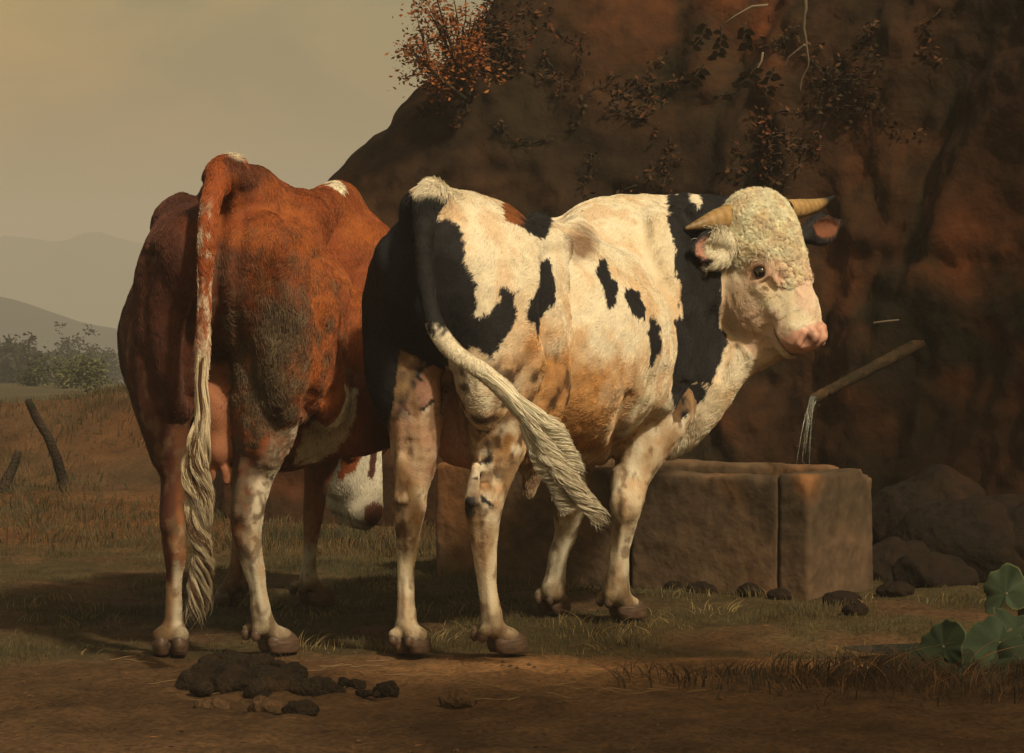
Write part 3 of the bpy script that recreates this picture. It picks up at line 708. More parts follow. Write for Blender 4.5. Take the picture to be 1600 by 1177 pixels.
# dark patches
notleg = tr.astype(float)
pats = [
 [(540, 300), (650, 300), (668, 322), (682, 345), (712, 345), (730, 375), (724, 410), (742, 430), (752, 470), (748, 500), (770, 490), (784, 450), (806, 458), (808, 500), (800, 520), (775, 545), (768, 562), (745, 545), (700, 560), (696, 590), (698, 620), (660, 640), (648, 655), (634, 640), (625, 690), (610, 650), (600, 690), (560, 690), (540, 560)],
 [(848, 405), (866, 404), (872, 440), (868, 470), (855, 500), (852, 520), (838, 528), (832, 508), (820, 500), (826, 470), (842, 445)],
 [(932, 404), (948, 404), (958, 432), (968, 440), (962, 475), (952, 484), (948, 460), (932, 430)],
 [(975, 465), (985, 448), (998, 452), (1010, 482), (1010, 500), (990, 490)],
 [(1018, 492), (1028, 512), (1026, 545), (1018, 575), (1010, 578), (1015, 540), (1010, 520)],
 [(1045, 300), (1185, 292), (1180, 400), (1140, 420), (1128, 445), (1135, 500), (1133, 545), (1125, 575), (1112, 598), (1085, 600), (1078, 640), (1062, 655), (1072, 622), (1052, 615), (1062, 560), (1062, 520), (1066, 480), (1058, 430), (1060, 380), (1048, 345)]]
for i, pl in enumerate(pats):
    m = soft_poly(pl, 40 + i, jag=8 if i in (0, 5) else 4, grainy=6) * (notleg if i != 0 else ((grp != 'tail') & ~ishead & (V[:, 1] < 9.6)))
    col = mix(col, BLACK, m)
m = soft_poly([(1060, 600), (1110, 600), (1100, 625), (1082, 640), (1064, 662), (1050, 668), (1060, 640), (1052, 622)], 52, 3, 6) * ~ishead * (grp != 'tail'); col = mix(col, BLACK, m)
m = soft_poly([(1078, 303), (1092, 303), (1098, 318), (1090, 326), (1080, 318)], 50, 4, 6) * notleg; col = mix(col, WHITE, m)
m = soft_poly([(782, 312), (820, 308), (868, 320), (862, 350), (850, 372), (832, 368), (815, 355), (792, 345)], 47, 5, 5) * notleg
col = mix(col, RUST * .8, m); m2 = m * (sstep(805, 825, U_ + fbm(V, 20, 2, 3) * 12)); col = mix(col, BLACK, m2)
m = np.exp(-(((U_ - 912) / 20) ** 2 + ((V_ - 380) / 26) ** 2)) * notleg; col = mix(col, BROWN * 1.6, np.clip(m * 1.2 + fbm(V, 30, 2, 6) * .3, 0, .85) * (m > .15))
# the far side of the body carries patches of its own
far = (bodyc[:, 1] < -.12) & tr & (bodyc[:, 0] > .35)
fm = sstep(.12, .2, noise(V, 3.2, 77) + noise(V, 14, 78) * .12) * far
col = mix(col, BLACK, fm)
# legs
lm = legm.astype(float)
h = V[:, 2]
fl = fbm(V, 16, 3, 61)
col = mix(col, [.50, .30, .16], lm * np.clip(.35 + fl * .8, 0, 1) * sstep(.25, .6, h))
col = mix(col, OCHRE, lm * (grp == 'leg_b') * sstep(.35, .6, h) * np.clip(.45 + fl, 0, .9))
legk = sstep(1.0, .80, h + .08 * fl) * (grp != 'tail') * (V[:, 1] < 9.5) * sstep(.35, .2, bodyc[:, 0] + .05 * fl)
col = mix(col, PINK * .75, legk * sstep(.30, .5, h) * np.clip(.45 + noise(V, 9, 65), 0, .7) * (np.maximum(bodyc[:, 1] < 0, 0)) * (1 - (col.sum(1) < .1)))
col = mix(col, BROWN * 1.4, legk * sstep(.35, .5, h) * np.clip(fbm(V, 13, 4, 68) * 1.4 + .15, 0, .85) * (col.sum(1) > .1) * np.where(bodyc[:, 1] > 0, .8, .25))
col = mix(col, BROWN * .5, legk * sstep(.45, .6, h + fl * .1) * sstep(0, .35, fbm(V * np.array([1, 1, .6]), 20, 3, 69)) * (col.sum(1) > .1) * np.where(bodyc[:, 1] > 0, .9, .15))
blk = lm * ((grp == 'leg_a') | (grp == 'leg_b')) * sstep(.60, .74, h + fl * .12)
col = mix(col, BLACK, blk * (grp == 'leg_a') * sstep(655, 622, U_ + fl * 30 + (V_ - 600) * .25)); col = mix(col, BROWN, blk * (grp == 'leg_b') * .6)
spots = sstep(.18, .30, noise(V, 24, 66) + .25 * noise(V, 80, 67))
col = mix(col, BLACK * 1.5, lm * (grp == 'leg_b') * spots * sstep(.3, .4, h) * sstep(800, 770, U_))
col = mix(col, BLACK * 1.5, lm * np.exp(-(((U_ - 737) / 14) ** 2 + ((V_ - 800) / 30) ** 2)) * (grp == 'leg_b') * .95)
col = mix(col, BLACK * 1.5, lm * (grp == 'leg_a') * np.clip(np.exp(-(((U_ - 622 - .12 * (V_ - 800)) / 12) ** 2 + ((V_ - 812) / 42) ** 2)) * 2.2 * (.35 + spots + fl), 0, .95))
col = mix(col, BROWN * 1.5, lm * (grp == 'leg_c') * sstep(.30, .42, h) * sstep(890, 870, U_) * .8)
col = mix(col, [.36, .22, .11], lm * np.clip(.25 + 1.1 * fbm(V * np.array([1, 1, .5]), 12, 4, 62), 0, .85))
col = mix(col, [.16, .085, .04], lm * sstep(.12, .5, fbm(V * np.array([1, 1, .6]), 26, 3, 63)) * .7)
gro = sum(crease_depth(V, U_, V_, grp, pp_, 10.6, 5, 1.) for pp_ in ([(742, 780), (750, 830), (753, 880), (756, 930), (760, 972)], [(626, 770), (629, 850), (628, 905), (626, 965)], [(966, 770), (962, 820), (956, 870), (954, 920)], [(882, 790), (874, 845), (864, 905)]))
col = mix(col, [.15, .08, .04], lm * np.clip(gro * (.35 + fl), 0, .35))  # shade of the tendon grooves painted into the leg colour
col = mix(col, BLACK * 2, lm * (grp == 'leg_b') * np.clip(np.exp(-(((U_ - 748) / 20) ** 2 + ((V_ - 795) / 22) ** 2)) * 1.8 * (.3 + fl + spots * .6), 0, .9))
col = mix(col, MUD, lm * sstep(.20, .05, h + fl * .08) * .75)
col = mix(col, PINK * .9, (grp == 'scrotum') * .9 * np.ones(len(V)))
# tail
tm = grp == 'tail'
col[tm] = WHITE
col = mix(col, BLACK, tm * sstep(530, 508, V_ + noise(V, 60, 71) * 22) * sstep(300, 312, V_))
# head
hm = ishead.astype(float)
col = mix(col, WHITE, hm)
col = mix(col, CREAM, hm * np.clip(.25 + fbm(V, 18, 3, 81) * .7 + sstep(.15, .35, hl[:, 0]) * .2, 0, .8))
for s in (-1, 1):
    e = np.exp(-(((hl[:, 0] - EA) / .034) ** 2 + ((hl[:, 2] - EN) / .044) ** 2)) * (np.sign(hl[:, 1]) == s)
    col = mix(col, PINK, hm * np.clip(e * 1.3, 0, .85)); col = mix(col, [.62, .44, .33], hm * sstep(.2, .3, hl[:, 0]) * np.clip(.35 + fbm(V, 9, 2, 86), 0, .6))
    e2 = np.exp(-((hl[:, 0] - .29) / .035) ** 2 - ((hl[:, 2] - .002) / .010) ** 2) * (np.sign(hl[:, 1]) == s); col = mix(col, PINK * .8, hm * e2 * .6)
muz = sstep(.452, .468, hl[:, 0] - .5 * np.abs(hl[:, 1]) ** 1.5 +  fbm(V, 30, 2, 82) * .008 - .0 * hl[:, 2]) * (grp == 'head') * sstep(-.10, -.085, hl[:, 2])
col = mix(col, PINK, muz); col = mix(col, [.60, .34, .24], muz * np.clip(fbm(V, 40, 2, 83) + .3, 0, .8)); col = mix(col, PINK * .55, muz * sstep(.25, .45, noise(V, 55, 84)) * .7)
mline = np.exp(-((hl[:, 2] + .088) / .006) ** 2) * sstep(.40, .44, hl[:, 0]) * (grp == 'head'); col = mix(col, [.07, .03, .02], mline * .85)
nz = sum(np.exp(-((np.linalg.norm(hl - np.array([.510, s * .054, .010]), axis=1) / .022) ** 2)) for s in (-1, 1)); col = mix(col, [.05, .015, .01], np.clip(nz, 0, .9))  # nostril hollows painted dark, shade put into the skin colour
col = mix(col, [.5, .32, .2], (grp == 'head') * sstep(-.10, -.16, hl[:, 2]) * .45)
for ((eb, ee, ef, eL), carve), near_ear in zip(EARS, (1, 0)):
    m = ((grp == 'ear') & (np.linalg.norm(V - eb, axis=1) < eL + .05)).astype(float)
    dc = -Solid.d(carve, V.astype(np.float32)); inn = sstep(-.005, -.001, dc) * m; along = (V - eb) @ ee
    if near_ear: col = mix(col, BLACK * 2, m * sstep(.3, .45, along / eL + .15 * noise(V, 40, 3))); col = mix(col, PINK * .75, inn)
    else: col = mix(col, BLACK * 2, m); col = mix(col, [.16, .06, .03], inn)
bull_col = col.copy()

root = empty('bull', (BF.o[0] + .2, BF.o[1] + .55, 0))
tag(root, 'black and white bull with curly white face and short horns, looking to the right', 'bull')
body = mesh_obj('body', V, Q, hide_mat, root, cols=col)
lidm = (np.prod([sstep(.042, .052, np.linalg.norm((hl - np.array([EA, s * ws, EN])) * np.array([1, .6, .9]), axis=1)) for s, ws in EYES], axis=0) < .5)
body.data.materials.append(skin_mat); body.data.polygons.foreach_set('material_index', (((muz > .5) | lidm)[Q].mean(1) > .5).astype(np.int32))
skin_face = None
# muzzle and hooves, horns, eyes
Hm_V, Hm_Q = None, None
def split_hooves(H, names, vox, root, colr, mat):
    for nm in names:
        h2 = Solid(); h2.p = [p for p in H.p if p[3].startswith(nm)]
        hv, hq = h2.mesh(vox, floor=.0); hv = relax(hv, hq, 1)
        hn_ = vnormals(hv, hq); hv = hv + hn_ * (noise(hv * np.array([1, 1, 4]), 40, 3) * .0012)[:, None]
        c = np.tile(np.array(colr), (len(hv), 1)) * (1 + .5 * noise(hv * np.array([1, 1, 5]), 30, 5))[:, None]
        mesh_obj('hoof', hv, hq, mat, root, cols=np.clip(c, .004, 1))
split_hooves(H, ['leg_a', 'leg_b', 'leg_c', 'leg_d'], .004, root, (.085, .05, .032), horn_mat)
def horn(root, pts, tipdark, seed):
    """pts: list of (point, radius)"""
    K = 40; M = 20; Pn = np.array([p for p, r in pts]); Rn = np.array([r for p, r in pts]); tt = np.linspace(0, 1, len(pts)); ts = np.linspace(0, 1, K)
    C = np.stack([np.interp(ts, tt, Pn[:, i]) for i in range(3)], 1)
    for _ in range(6): C[1:-1] = (C[:-2] + C[2:] + 2 * C[1:-1]) / 4
    R = np.interp(ts, tt, Rn)
    T = np.gradient(C, axis=0); T /= np.linalg.norm(T, axis=1)[:, None]
    a = np.cross(T, [0, 0, 1.]); a /= np.linalg.norm(a, axis=1)[:, None]; b = np.cross(T, a)
    V = []; cs = []
    for i in range(K):
        ring = R[i] * (1 + .02 * math.sin(i * 2.1) * (1 - ts[i]) + .01 * math.sin(i * 5))
        for j in range(M):
            th = j / M * 2 * math.pi; V.append(C[i] + ring * (math.cos(th) * a[i] + math.sin(th) * b[i]))
            base = np.array([.36, .22, .085]) * (1 - .25 * ts[i]) * (1 + .3 * math.sin(i * 1.7 + j * .4 + seed) * .5)
            cs.append(base * (1 - tipdark * sstep(.55, .8, np.array(ts[i]))) + np.array([.01, .009, .008]) * tipdark * sstep(.55, .8, np.array(ts[i])))
    Fc = [(i * M + j, i * M + (j + 1) % M, (i + 1) * M + (j + 1) % M, (i + 1) * M + j) for i in range(K - 1) for j in range(M)]
    V.append(C[-1] + T[-1] * R[-1]); cs.append(cs[-1]); n = len(V) - 1
    Fc += [((K - 1) * M + j, (K - 1) * M + (j + 1) % M, n) for j in range(M)]
    V = np.array(V); c = np.array(cs); c *= (1 + .35 * noise(V * 1., 60, seed))[:, None]
    return mesh_obj('horn', V, Fc, horn_mat, root, cols=np.clip(c, .004, 1))
horn(root, [(P(1170, 332, 10.08), .044), (P(1145, 337, 10.03), .045), (P(1118, 344, 9.96), .036), (P(1093, 351, 9.91), .020), (P(1072, 357, 9.88), .006)], .35, 1)
horn(root, [(P(1228, 328, 10.22), .036), (P(1251, 326, 10.28), .034), (P(1272, 322, 10.34), .025), (P(1290, 315, 10.4), .014), (P(1304, 307, 10.43), .005)], 1, 2)
def ball(name, c, r, mat, root, seg=20, cols=None):
    V = []; Fc = []
    for i in range(seg + 1):
        for j in range(seg * 2):
            th = math.pi * i / seg; ph = math.pi * j / seg
            V.append(np.array(c) + r * np.array([math.sin(th) * math.cos(ph), math.sin(th) * math.sin(ph), math.cos(th)]))
    n = seg * 2
    for i in range(seg):
        for j in range(n): Fc.append((i * n + j, (i + 1) * n + j, (i + 1) * n + (j + 1) % n, i * n + (j + 1) % n))
    return mesh_obj(name, np.array(V), Fc, mat, root, cols=cols)
m_eye, n_, l_, b_ = mat_new('eye'); b_.inputs['Base Color'].default_value = (.008, .005, .003, 1); b_.inputs['Roughness'].default_value = .12; b_.inputs['Coat Weight'].default_value = 1
for s, ws in EYES: ball('eye', Hd(EA, s * (ws - .009), EN), .0265, m_eye, root)

# ---- coat hair: strands combed along the body
def grow(name, V, Q, N, col, root, n, comb, length, lift, rad, mask=None, curl=None, seed=0, jit=.18, K=5, clump=0):
    rs = np.random.RandomState(seed)
    a, b, c, d = (V[Q[:, i]] for i in range(4))
    ar = np.linalg.norm(np.cross(c - a, d - b), axis=1)
    fm = mask[Q].mean(1) if mask is not None else 1
    w = ar * fm; w = w / w.sum(); f = rs.choice(len(Q), n, p=w)
    s, t = rs.rand(n, 1), rs.rand(n, 1)
    q = Q[f]; bl = lambda A: (A[q[:, 0]] * (1 - s) + A[q[:, 1]] * s) * (1 - t) + (A[q[:, 3]] * (1 - s) + A[q[:, 2]] * s) * t
    p = bl(V); nn = bl(N); nn /= np.linalg.norm(nn, axis=1)[:, None]; cc = bl(col)
    L = bl(length[:, None])[:, 0] * rs.uniform(.6, 1.25, n)
    D = comb(p, nn) + (.25 + .65 * sstep(.6, .8, p[:, 2]))[:, None] * np.stack([noise(p, 13, 91), noise(p, 13, 92), noise(p, 13, 93)], 1) + (.10 + .15 * sstep(.6, .8, p[:, 2]))[:, None] * rs.normal(size=(n, 3))
    D -= nn * (D * nn).sum(1)[:, None]; D /= np.linalg.norm(D, axis=1)[:, None] + 1e-9
    side = np.cross(nn, D)
    ts = np.linspace(0, 1, K)[None, :, None]
    lf = bl(lift[:, None])[:, 0][:, None, None]
    pts = p[:, None] + (D[:, None] * ts + nn[:, None] * (lf * ts * (1.35 - ts))) * L[:, None, None] - nn[:, None] * .001
    if clump:
        ci = rs.choice(n, clump, replace=False); C = p[ci]; best = np.empty(n, int)
        for i in range(0, n, 4000):
            best[i:i + 4000] = np.argmin((p[i:i + 4000] ** 2).sum(1)[:, None] - 2 * p[i:i + 4000] @ C.T + (C ** 2).sum(1)[None], 1)
        cn = nn[ci]; cD = D[ci] * .6 + .8 * rs.normal(size=(clump, 3)); cD -= cn * (cD * cn).sum(1)[:, None]; cD /= np.linalg.norm(cD, axis=1)[:, None]
        cS = np.cross(cn, cD) * np.where(rs.rand(clump) < .5, -1, 1)[:, None]
        r0 = rs.uniform(.007, .015, clump)[:, None, None]; turn = rs.uniform(2.4, 5.0, clump)[:, None, None] * ts
        sp = r0 * (1 - .45 * ts)
        path = C[:, None] + cD[:, None] * (sp * np.sin(turn)) + cS[:, None] * (r0 - sp * np.cos(turn)) + cn[:, None] * (.003 + .0045 * np.sin(ts * 2.6)) - (cS[:, None] * r0)
        off = p - C[best]; off -= nn * (off * nn).sum(1)[:, None]
        wv = ts ** .6
        pts = p[:, None] * (1 - wv) + .0035 * rs.normal(size=(n, 1, 3)) * ts + (path[best] + off[:, None] * (.75 - .45 * ts)) * wv
    if curl is not None:
        cu = bl(curl[:, None])[:, 0][:, None, None]
        ph = noise(p, 18, 94)[:, None, None] * 7 + rs.uniform(-.5, .5, (n, 1, 1)); tur = 5.2 * ts
        R_ = L[:, None, None] * .38 * cu
        pts = pts * 1 + R_ * (side[:, None] * (np.sin(ph + tur) - np.sin(ph)) + nn[:, None] * (np.cos(ph + tur) * .5 + .35) * ts - D[:, None] * ts * 1.2)
    R = rad * np.interp(np.linspace(0, 1, K), [0, .5, .8, 1], [1, .85, .6, .15])[None] * rs.uniform(.7, 1.2, (n, 1))
    cc = cc * (1 + jit * rs.normal(size=(n, 1))) * (1 + .30 * noise(p, 35, 97))[:, None]
    return curves_obj(name, pts, R, np.clip(cc, .003, .85), fur_mat, root, 'stuff')
def comb_body(p, nn):
    D = -BF.t[None, :] * 1.0 + np.array([0, 0, -.75])[None, :]
    D = np.repeat(D, len(p), 0)
    hq = (p - HO) @ HA.T
    onhead = sstep(.16, .10, np.linalg.norm((hq - np.array([.25, 0, -.08])) / np.array([2.2, 1.2, 1.6]), axis=1))
    Dl = np.array([0, 0, -1.])
    lg = sstep(.75, .6, p[:, 2])
    D = D * (1 - lg[:, None]) + Dl * lg[:, None]
    return D * (1 - onhead[:, None]) + (ha * 1.)[None, :] * onhead[:, None]
L = np.full(len(V), .014); L[legm] = .008; L[ishead] = .010
L = np.where((grp == 'ear'), .016, L); L = np.where(poll > .3, .022, L)
neckfur = (grp == 'neck') * sstep(1.2, .8, V[:, 2]); L = L + .004 * neckfur
rumpf = np.exp(-(((U_ - 680) / 40) ** 2 + ((V_ - 300) / 25) ** 2)) * (~legm); L = L + .018 * rumpf
belf = sstep(.7, .58, V[:, 2]) * tr; L = L + .012 * belf
lift = np.full(len(V), .22) + .4 * rumpf + .3 * poll + .25 * belf
nomuz = 1 - muz; nomuz = nomuz * np.prod([sstep(.042, .052, np.linalg.norm((hl - np.array([EA, s * ws, EN])) * np.array([1, .6, .9]), axis=1)) for s, ws in EYES], axis=0); nomuz = nomuz * (h > .07) 
noeye = 1 - np.clip(sum(np.exp(-(((hl[:, 0] - EA - .004) / .050) ** 4 + ((hl[:, 2] - EN) / .060) ** 4)) * (s * hl[:, 1] > 0) for s in (-1, 1)) * 1.6, 0, 1)
curlm = np.clip(poll * 1.2 + .25 * np.clip(noise(V, 5, 55) + .2, 0, 1) * tr, 0, 1)
HAIRK = 1.0
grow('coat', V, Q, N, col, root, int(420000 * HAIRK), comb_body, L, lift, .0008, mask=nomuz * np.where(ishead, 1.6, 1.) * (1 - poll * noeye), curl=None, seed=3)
grow('coat', V, Q, N, np.clip(col * 1.25, 0, .8), root, int(120000 * HAIRK), comb_body, L, lift * 1.0, .0007, mask=poll * (poll > .05) * noeye, seed=4, K=8, clump=1750, jit=.1)

(eb, ee, ef, eL), _c = EARS[0]
tuft = ((grp == 'ear') & (np.linalg.norm(V - eb, axis=1) < eL * .62) & ((N @ ef) > -.2)).astype(float)
def comb_ear(p, nn): return np.repeat((ee * .9 + ef * .5 + np.array([0, 0, -.8]))[None], len(p), 0)
grow('ear_tuft', V, Q, N, np.tile(WHITE * 1.1, (len(V), 1)), root, 2600, comb_ear, np.full(len(V), .040), np.full(len(V), .8), .0007, mask=tuft, seed=6, K=7)
# ---- tail switch: long wavy locks along a guide
def locks(name, guide, rads, n, root, colf, L=(.12, .35), rad=.0016, wav=.010, seed=0, K=14, t1=1.0, fray=.05):
    rs = np.random.RandomState(seed)
    G = np.array(guide); tt = np.linspace(0, 1, len(G)); fine = np.linspace(0, 1.35, 271)
    C = np.stack([np.interp(np.clip(fine, 0, 1), tt, G[:, i]) for i in range(3)], 1)
    end = (G[-1] - G[-2]); end /= np.linalg.norm(end); seglen = np.linalg.norm(np.diff(C, axis=0), axis=1)
    tot = seglen.sum(); over = fine > 1; C[over] = G[-1] + end * ((fine[over] - 1) * tot)[:, None]
    for _ in range(8): C[1:-1] = (C[:-2] + C[2:] + 2 * C[1:-1]) / 4
    R = np.interp(np.clip(fine, 0, 1), tt, rads)
    T = np.gradient(C, axis=0); T /= np.linalg.norm(T, axis=1)[:, None]
    a = np.cross(T, [0, -1., 0]); a /= np.linalg.norm(a, axis=1)[:, None]; b = np.cross(T, a)
    t0 = rs.uniform(0, t1, n); ln = rs.uniform(*L, n) / tot
    NC = 70; clump = rs.randint(0, NC, n); ca = np.random.RandomState(seed + 5).uniform(0, 2 * math.pi, NC); cph = np.random.RandomState(seed + 6).uniform(0, 6.28, NC); cl = np.random.RandomState(seed + 8).uniform(.75, 1.2, NC)
    ang = ca[clump] + rs.normal(size=n) * .30; rr = np.sqrt(rs.uniform(.1, 1, n)) * cl[clump]
    ts = np.linspace(0, 1, K)
    pts = np.zeros((n, K, 3))
    for k in range(K):
        f = np.clip(t0 + ln * ts[k], 0, 1.345) * 270 / 1.35; i0 = f.astype(int); fr = (f - i0)[:, None]
        i1 = np.minimum(i0 + 1, 270)
        Cc = C[i0] * (1 - fr) + C[i1] * fr; Rr = R[i0] * (1 - sstep(.8, 1.3, f * 1.35 / 270) * .75)
        w = wav * (.25 + 1.5 * ts[k]) * (.4 + cl[clump]) * sstep(.15, .6, f * 1.35 / 270); ph = f * .075 * (.8 + .4 * cl[clump]) + cph[clump]
        A = ang + .06 * np.sin(f * .04 + cph[clump]) * ts[k]
        pts[:, k] = Cc + a[i0] * (Rr * rr * np.cos(A) + w * np.sin(ph))[:, None] + b[i0] * (Rr * rr * np.sin(A) + w * .6 * np.cos(ph))[:, None]
    spread = (np.cos(ca)[:, None] * np.array([1, 0, .5])[None] + np.sin(ca)[:, None] * np.array([0, .4, .7])[None])[clump]
    pts += spread[:, None] * (fray * (np.clip(ts[None] + t0[:, None] - .75, 0, 1) ** 1.5)[:, :, None])
    pf = np.minimum(1, (1 - ts) * 3)[None, :] ** .6
    Rad = rad * pf * rs.uniform(.7, 1.3, (n, 1))
    shade = 1 + .28 * (np.random.RandomState(seed + 9).rand(NC)[clump] - .5) * 2
    cc = colf(t0, clump, rs) * shade[:, None] * (1 + .15 * rs.normal(size=(n, 1)))
    return curves_obj(name, pts, Rad, np.clip(cc, .004, .8), fur_mat, root, 'stuff')
g_ = [(750, 578, 8.51), (790, 610, 8.49), (826, 652, 8.47), (852, 692, 8.46), (872, 728, 8.46), (900, 764, 8.46), (926, 796, 8.46)]
rd_ = [.020, .018, .018, .021, .024, .018, .006]
locks('tail_switch', [P(*g) for g in g_], rd_, 16000, root, lambda t, c, rs: np.where((rs.rand(len(t)) < .12)[:, None], BROWN, WHITE * 1.05 * (1 - .25 * t[:, None])), L=(.10, .22), seed=11, t1=.72, fray=.015, wav=.008, rad=.0007)
locks('tail_switch', [P(*g) for g in [(800, 618, 8.48), (838, 646, 8.46), (868, 672, 8.45), (884, 696, 8.45), (892, 716, 8.45)]], [.012, .016, .016, .010, .005], 2200, root, lambda t, c, rs: WHITE * 1.05 * (1 - .2 * t[:, None]), L=(.08, .16), seed=12, t1=.7, fray=.015, wav=.008, rad=.0007)
locks('tail_switch', [P(*g) for g in [(818, 660, 8.49), (836, 700, 8.48), (858, 736, 8.47), (872, 762, 8.47)]], [.014, .018, .015, .006], 2200, root, lambda t, c, rs: WHITE * .8 * (1 - .2 * t[:, None]), L=(.08, .18), seed=13, t1=.7, fray=.015, wav=.009, rad=.0007)
# ================================================================== the red cow
CF = Frame(-.845, 8.98, math.radians(6)); B = CF; ax0 = B.axes()
S = Solid(); H = Solid()
def YC(t): return 8.98 + t * math.cos(math.radians(6))
# trunk
S.ell(B(.05, -.03, 1.16), (.34, .26, .26), ax0, .05)
S.cone(B(-.20, .01, 1.465), B(.0, .03, 1.42), .05, .07, .06); S.cone(B(.0, .03, 1.42), B(.35, .05, 1.375), .07, .07, .07)
S.cone(B(.3, .04, 1.37), B(.7, .07, 1.375), .07, .06, .08); S.cone(B(.7, .07, 1.375), B(1.3, .10, 1.43), .06, .075, .08)
S.cone(B(-.19, -.01, 1.44), B(-.05, 0, 1.36), .055, .10, .06)
S.ell(B(.75, -.125, .95), (.62, .405, .40), ax0, .09)
S.ell(B(1.25, .05, 1.02), (.36, .30, .41), ax0, .09)
for s in (-1, 1):
    S.ell(B(.14, s * .205 - .01, 1.335), (.09, .06, .05), B.axes(yaw=s * .4), .12)            # hook bone
    S.cone(B(.14, s * .19 - .01, 1.33), B(.05, s * .05, 1.38), .06, .07, .09)
    S.ell(B(-.18, s * .12, 1.24), (.055, .05, .07), ax0, .09)                           # pin bone
    S.cone(B(-.17, s * .12, 1.24), B(-.02, s * .17, 1.05), .06, .09, .09)
    S.ell(B(.02, s * .19 - .01, 1.02), (.22, .125, .31), B.axes(pitch=.1), .06)                 # thigh
    S.ell(B(-.09, s * .165, .98), (.13, .095, .26), B.axes(pitch=-.1), .05)
    S.ell(B(.2, s * .25, .82), (.11, .075, .14), ax0, .06)
    S.ell(B(1.25, s * .22, 1.05), (.13, .09, .28), B.axes(pitch=.28), .06)
                                       # wide left paunch
S.ell(P(525, 560, 9.75), (.13, .30, .22), ax0, .08)
S.ell(P(508, 648, 9.4), (.125, .32, .14), ax0, .06)                                       # belly low on the right
S.cone(B(.45, .05, .66), B(1.1, .05, .68), .12, .12, .10)
# udder and teats
S.ell(P(345, 640, 9.02), (pr(40, 9), .13, pr(72, 9)), None, .04, 'udder'); S.ell(P(343, 700, 8.98), (pr(24, 9), .08, pr(34, 9)), None, .03, 'udder')
for (u, v, Y) in ((332, 728, 8.95), (352, 734, 8.94), (363, 722, 9.05)): S.cone(P(u, v, Y), P(u + 1, v + 20, Y), pr(7, 9), pr(4, 9), .012, 'udder')
# tail
pchain(S, [(368, 256, 8.82, 15), (352, 262, 8.78, 17), (338, 286, 8.73, 17), (327, 332, 8.67, 15), (322, 400, 8.62, 13), (319, 480, 8.61, 12), (316, 560, 8.61, 11), (314, 640, 8.61, 9), (314, 700, 8.61, 7)], .018, 'tail')
pchain(S, [(244, 520, 9, 58), (249, 590, 8.95, 51), (255, 650, 8.93, 40), (262, 700, 8.93, 31), (271, 745, 8.95, 19.58), (269, 790, 8.93, 18.69), (271, 830, 8.92, 19.58), (273, 865, 8.93, 17.8), (273, 900, 8.95, 13.35), (273, 940, 8.97, 12.46), (271, 968, 8.98, 14.24)], .03, 'leg_a')
S.cone(P(266, 740, 8.91), P(266, 818, 8.90), pr(7, 8.9), pr(10, 8.9), .04, 'leg_a')
pchain(S, [(428, 490, 8.98, 70), (422, 570, 8.95, 67), (416, 635, 8.92, 56), (411, 690, 8.92, 44), (398, 740, 8.95, 32.04), (388, 785, 8.91, 27.59), (385, 830, 8.9, 23.14), (394, 875, 8.92, 17.355), (403, 920, 8.94, 15.13), (408, 955, 8.95, 16.91), (411, 975, 8.96, 17.8)], .03, 'leg_b')
S.cone(P(380, 735, 8.88), P(374, 800, 8.85), pr(7, 8.8), pr(10, 8.8), .04, 'leg_b')
pchain(S, [(392, 690, 10.4, 30), (385, 760, 10.4, 18.69), (378, 820, 10.4, 14.24), (373, 865, 10.42, 10.68), (367, 895, 10.42, 11.57), (366, 910, 10.42, 13.35)], .03, 'leg_c')
pchain(S, [(510, 640, 10.3, 48), (503, 700, 10.3, 33), (496, 745, 10.3, 20.47), (491, 785, 10.3, 17.8), (488, 820, 10.3, 14.24), (484, 860, 10.32, 11.57), (482, 890, 10.33, 12.46), (482, 908, 10.33, 15.13)], .03, 'leg_d')
leg_hoof(S, H, 266, 1018, 8.94, math.radians(-5), 'leg_a', 1.0, P(270, 985, 8.98))
leg_hoof(S, H, 428, 1008, 9.0, math.radians(50), 'leg_b', 1.0, P(413, 980, 8.99))
leg_hoof(S, H, 362, 935, 10.44, math.radians(-30), 'leg_c', .9, P(365, 910, 10.43))
leg_hoof(S, H, 490, 945, 10.38, math.radians(50), 'leg_d', 1.0, P(483, 912, 10.36))
# neck going down to the grazing head
S.cone(B(1.35, .08, 1.1), P(545, 560, 10.7), .30, .21, .08, 'neck'); S.cone(P(545, 560, 10.7), P(560, 660, 10.95), .21, .15, .06, 'neck')
CHO = P(568, 628, 10.8)
yaw = math.radians(66); tiltd = math.radians(84)
hd = np.array([math.sin(yaw), -math.cos(yaw), 0])
ca = hd * math.cos(tiltd) + np.array([0, 0, -math.sin(tiltd)]); cn_ = hd * math.sin(tiltd) + np.array([0, 0, math.cos(tiltd)])
cw = np.cross(ca, cn_); CA = np.array([ca, cw, cn_])
def Hc(a, w, n): return CHO + ca * a + cw * w + cn_ * n
g = 'head'
S.ell(Hc(.07, 0, -.06), (.13, .105, .10), CA, .03, g)
S.cone(Hc(.10, 0, -.06), Hc(.38, 0, -.045), .095, .060, .04, g); S.cone(Hc(.1, 0, 0), Hc(.36, 0, 0), .045, .03, .05, g)
for s in (-1, 1):
    S.ell(Hc(.20, s * .045, -.13), (.14, .045, .10), CA, .04, g); S.ell(Hc(.17, s * .085, -.02), (.035, .025, .025), CA, .02, g)
    S.ell(Hc(.17, s * .10, -.018), (.02, .012, .012), CA, .01, g, -1)
S.cone(Hc(.2, 0, -.15), Hc(.42, 0, -.085), .05, .032, .04, g)
S.ell(Hc(.41, 0, -.035), (.055, .062, .06), CA, .03, g); S.ell(Hc(.425, 0, -.085), (.035, .045, .022), CA, .015, g)
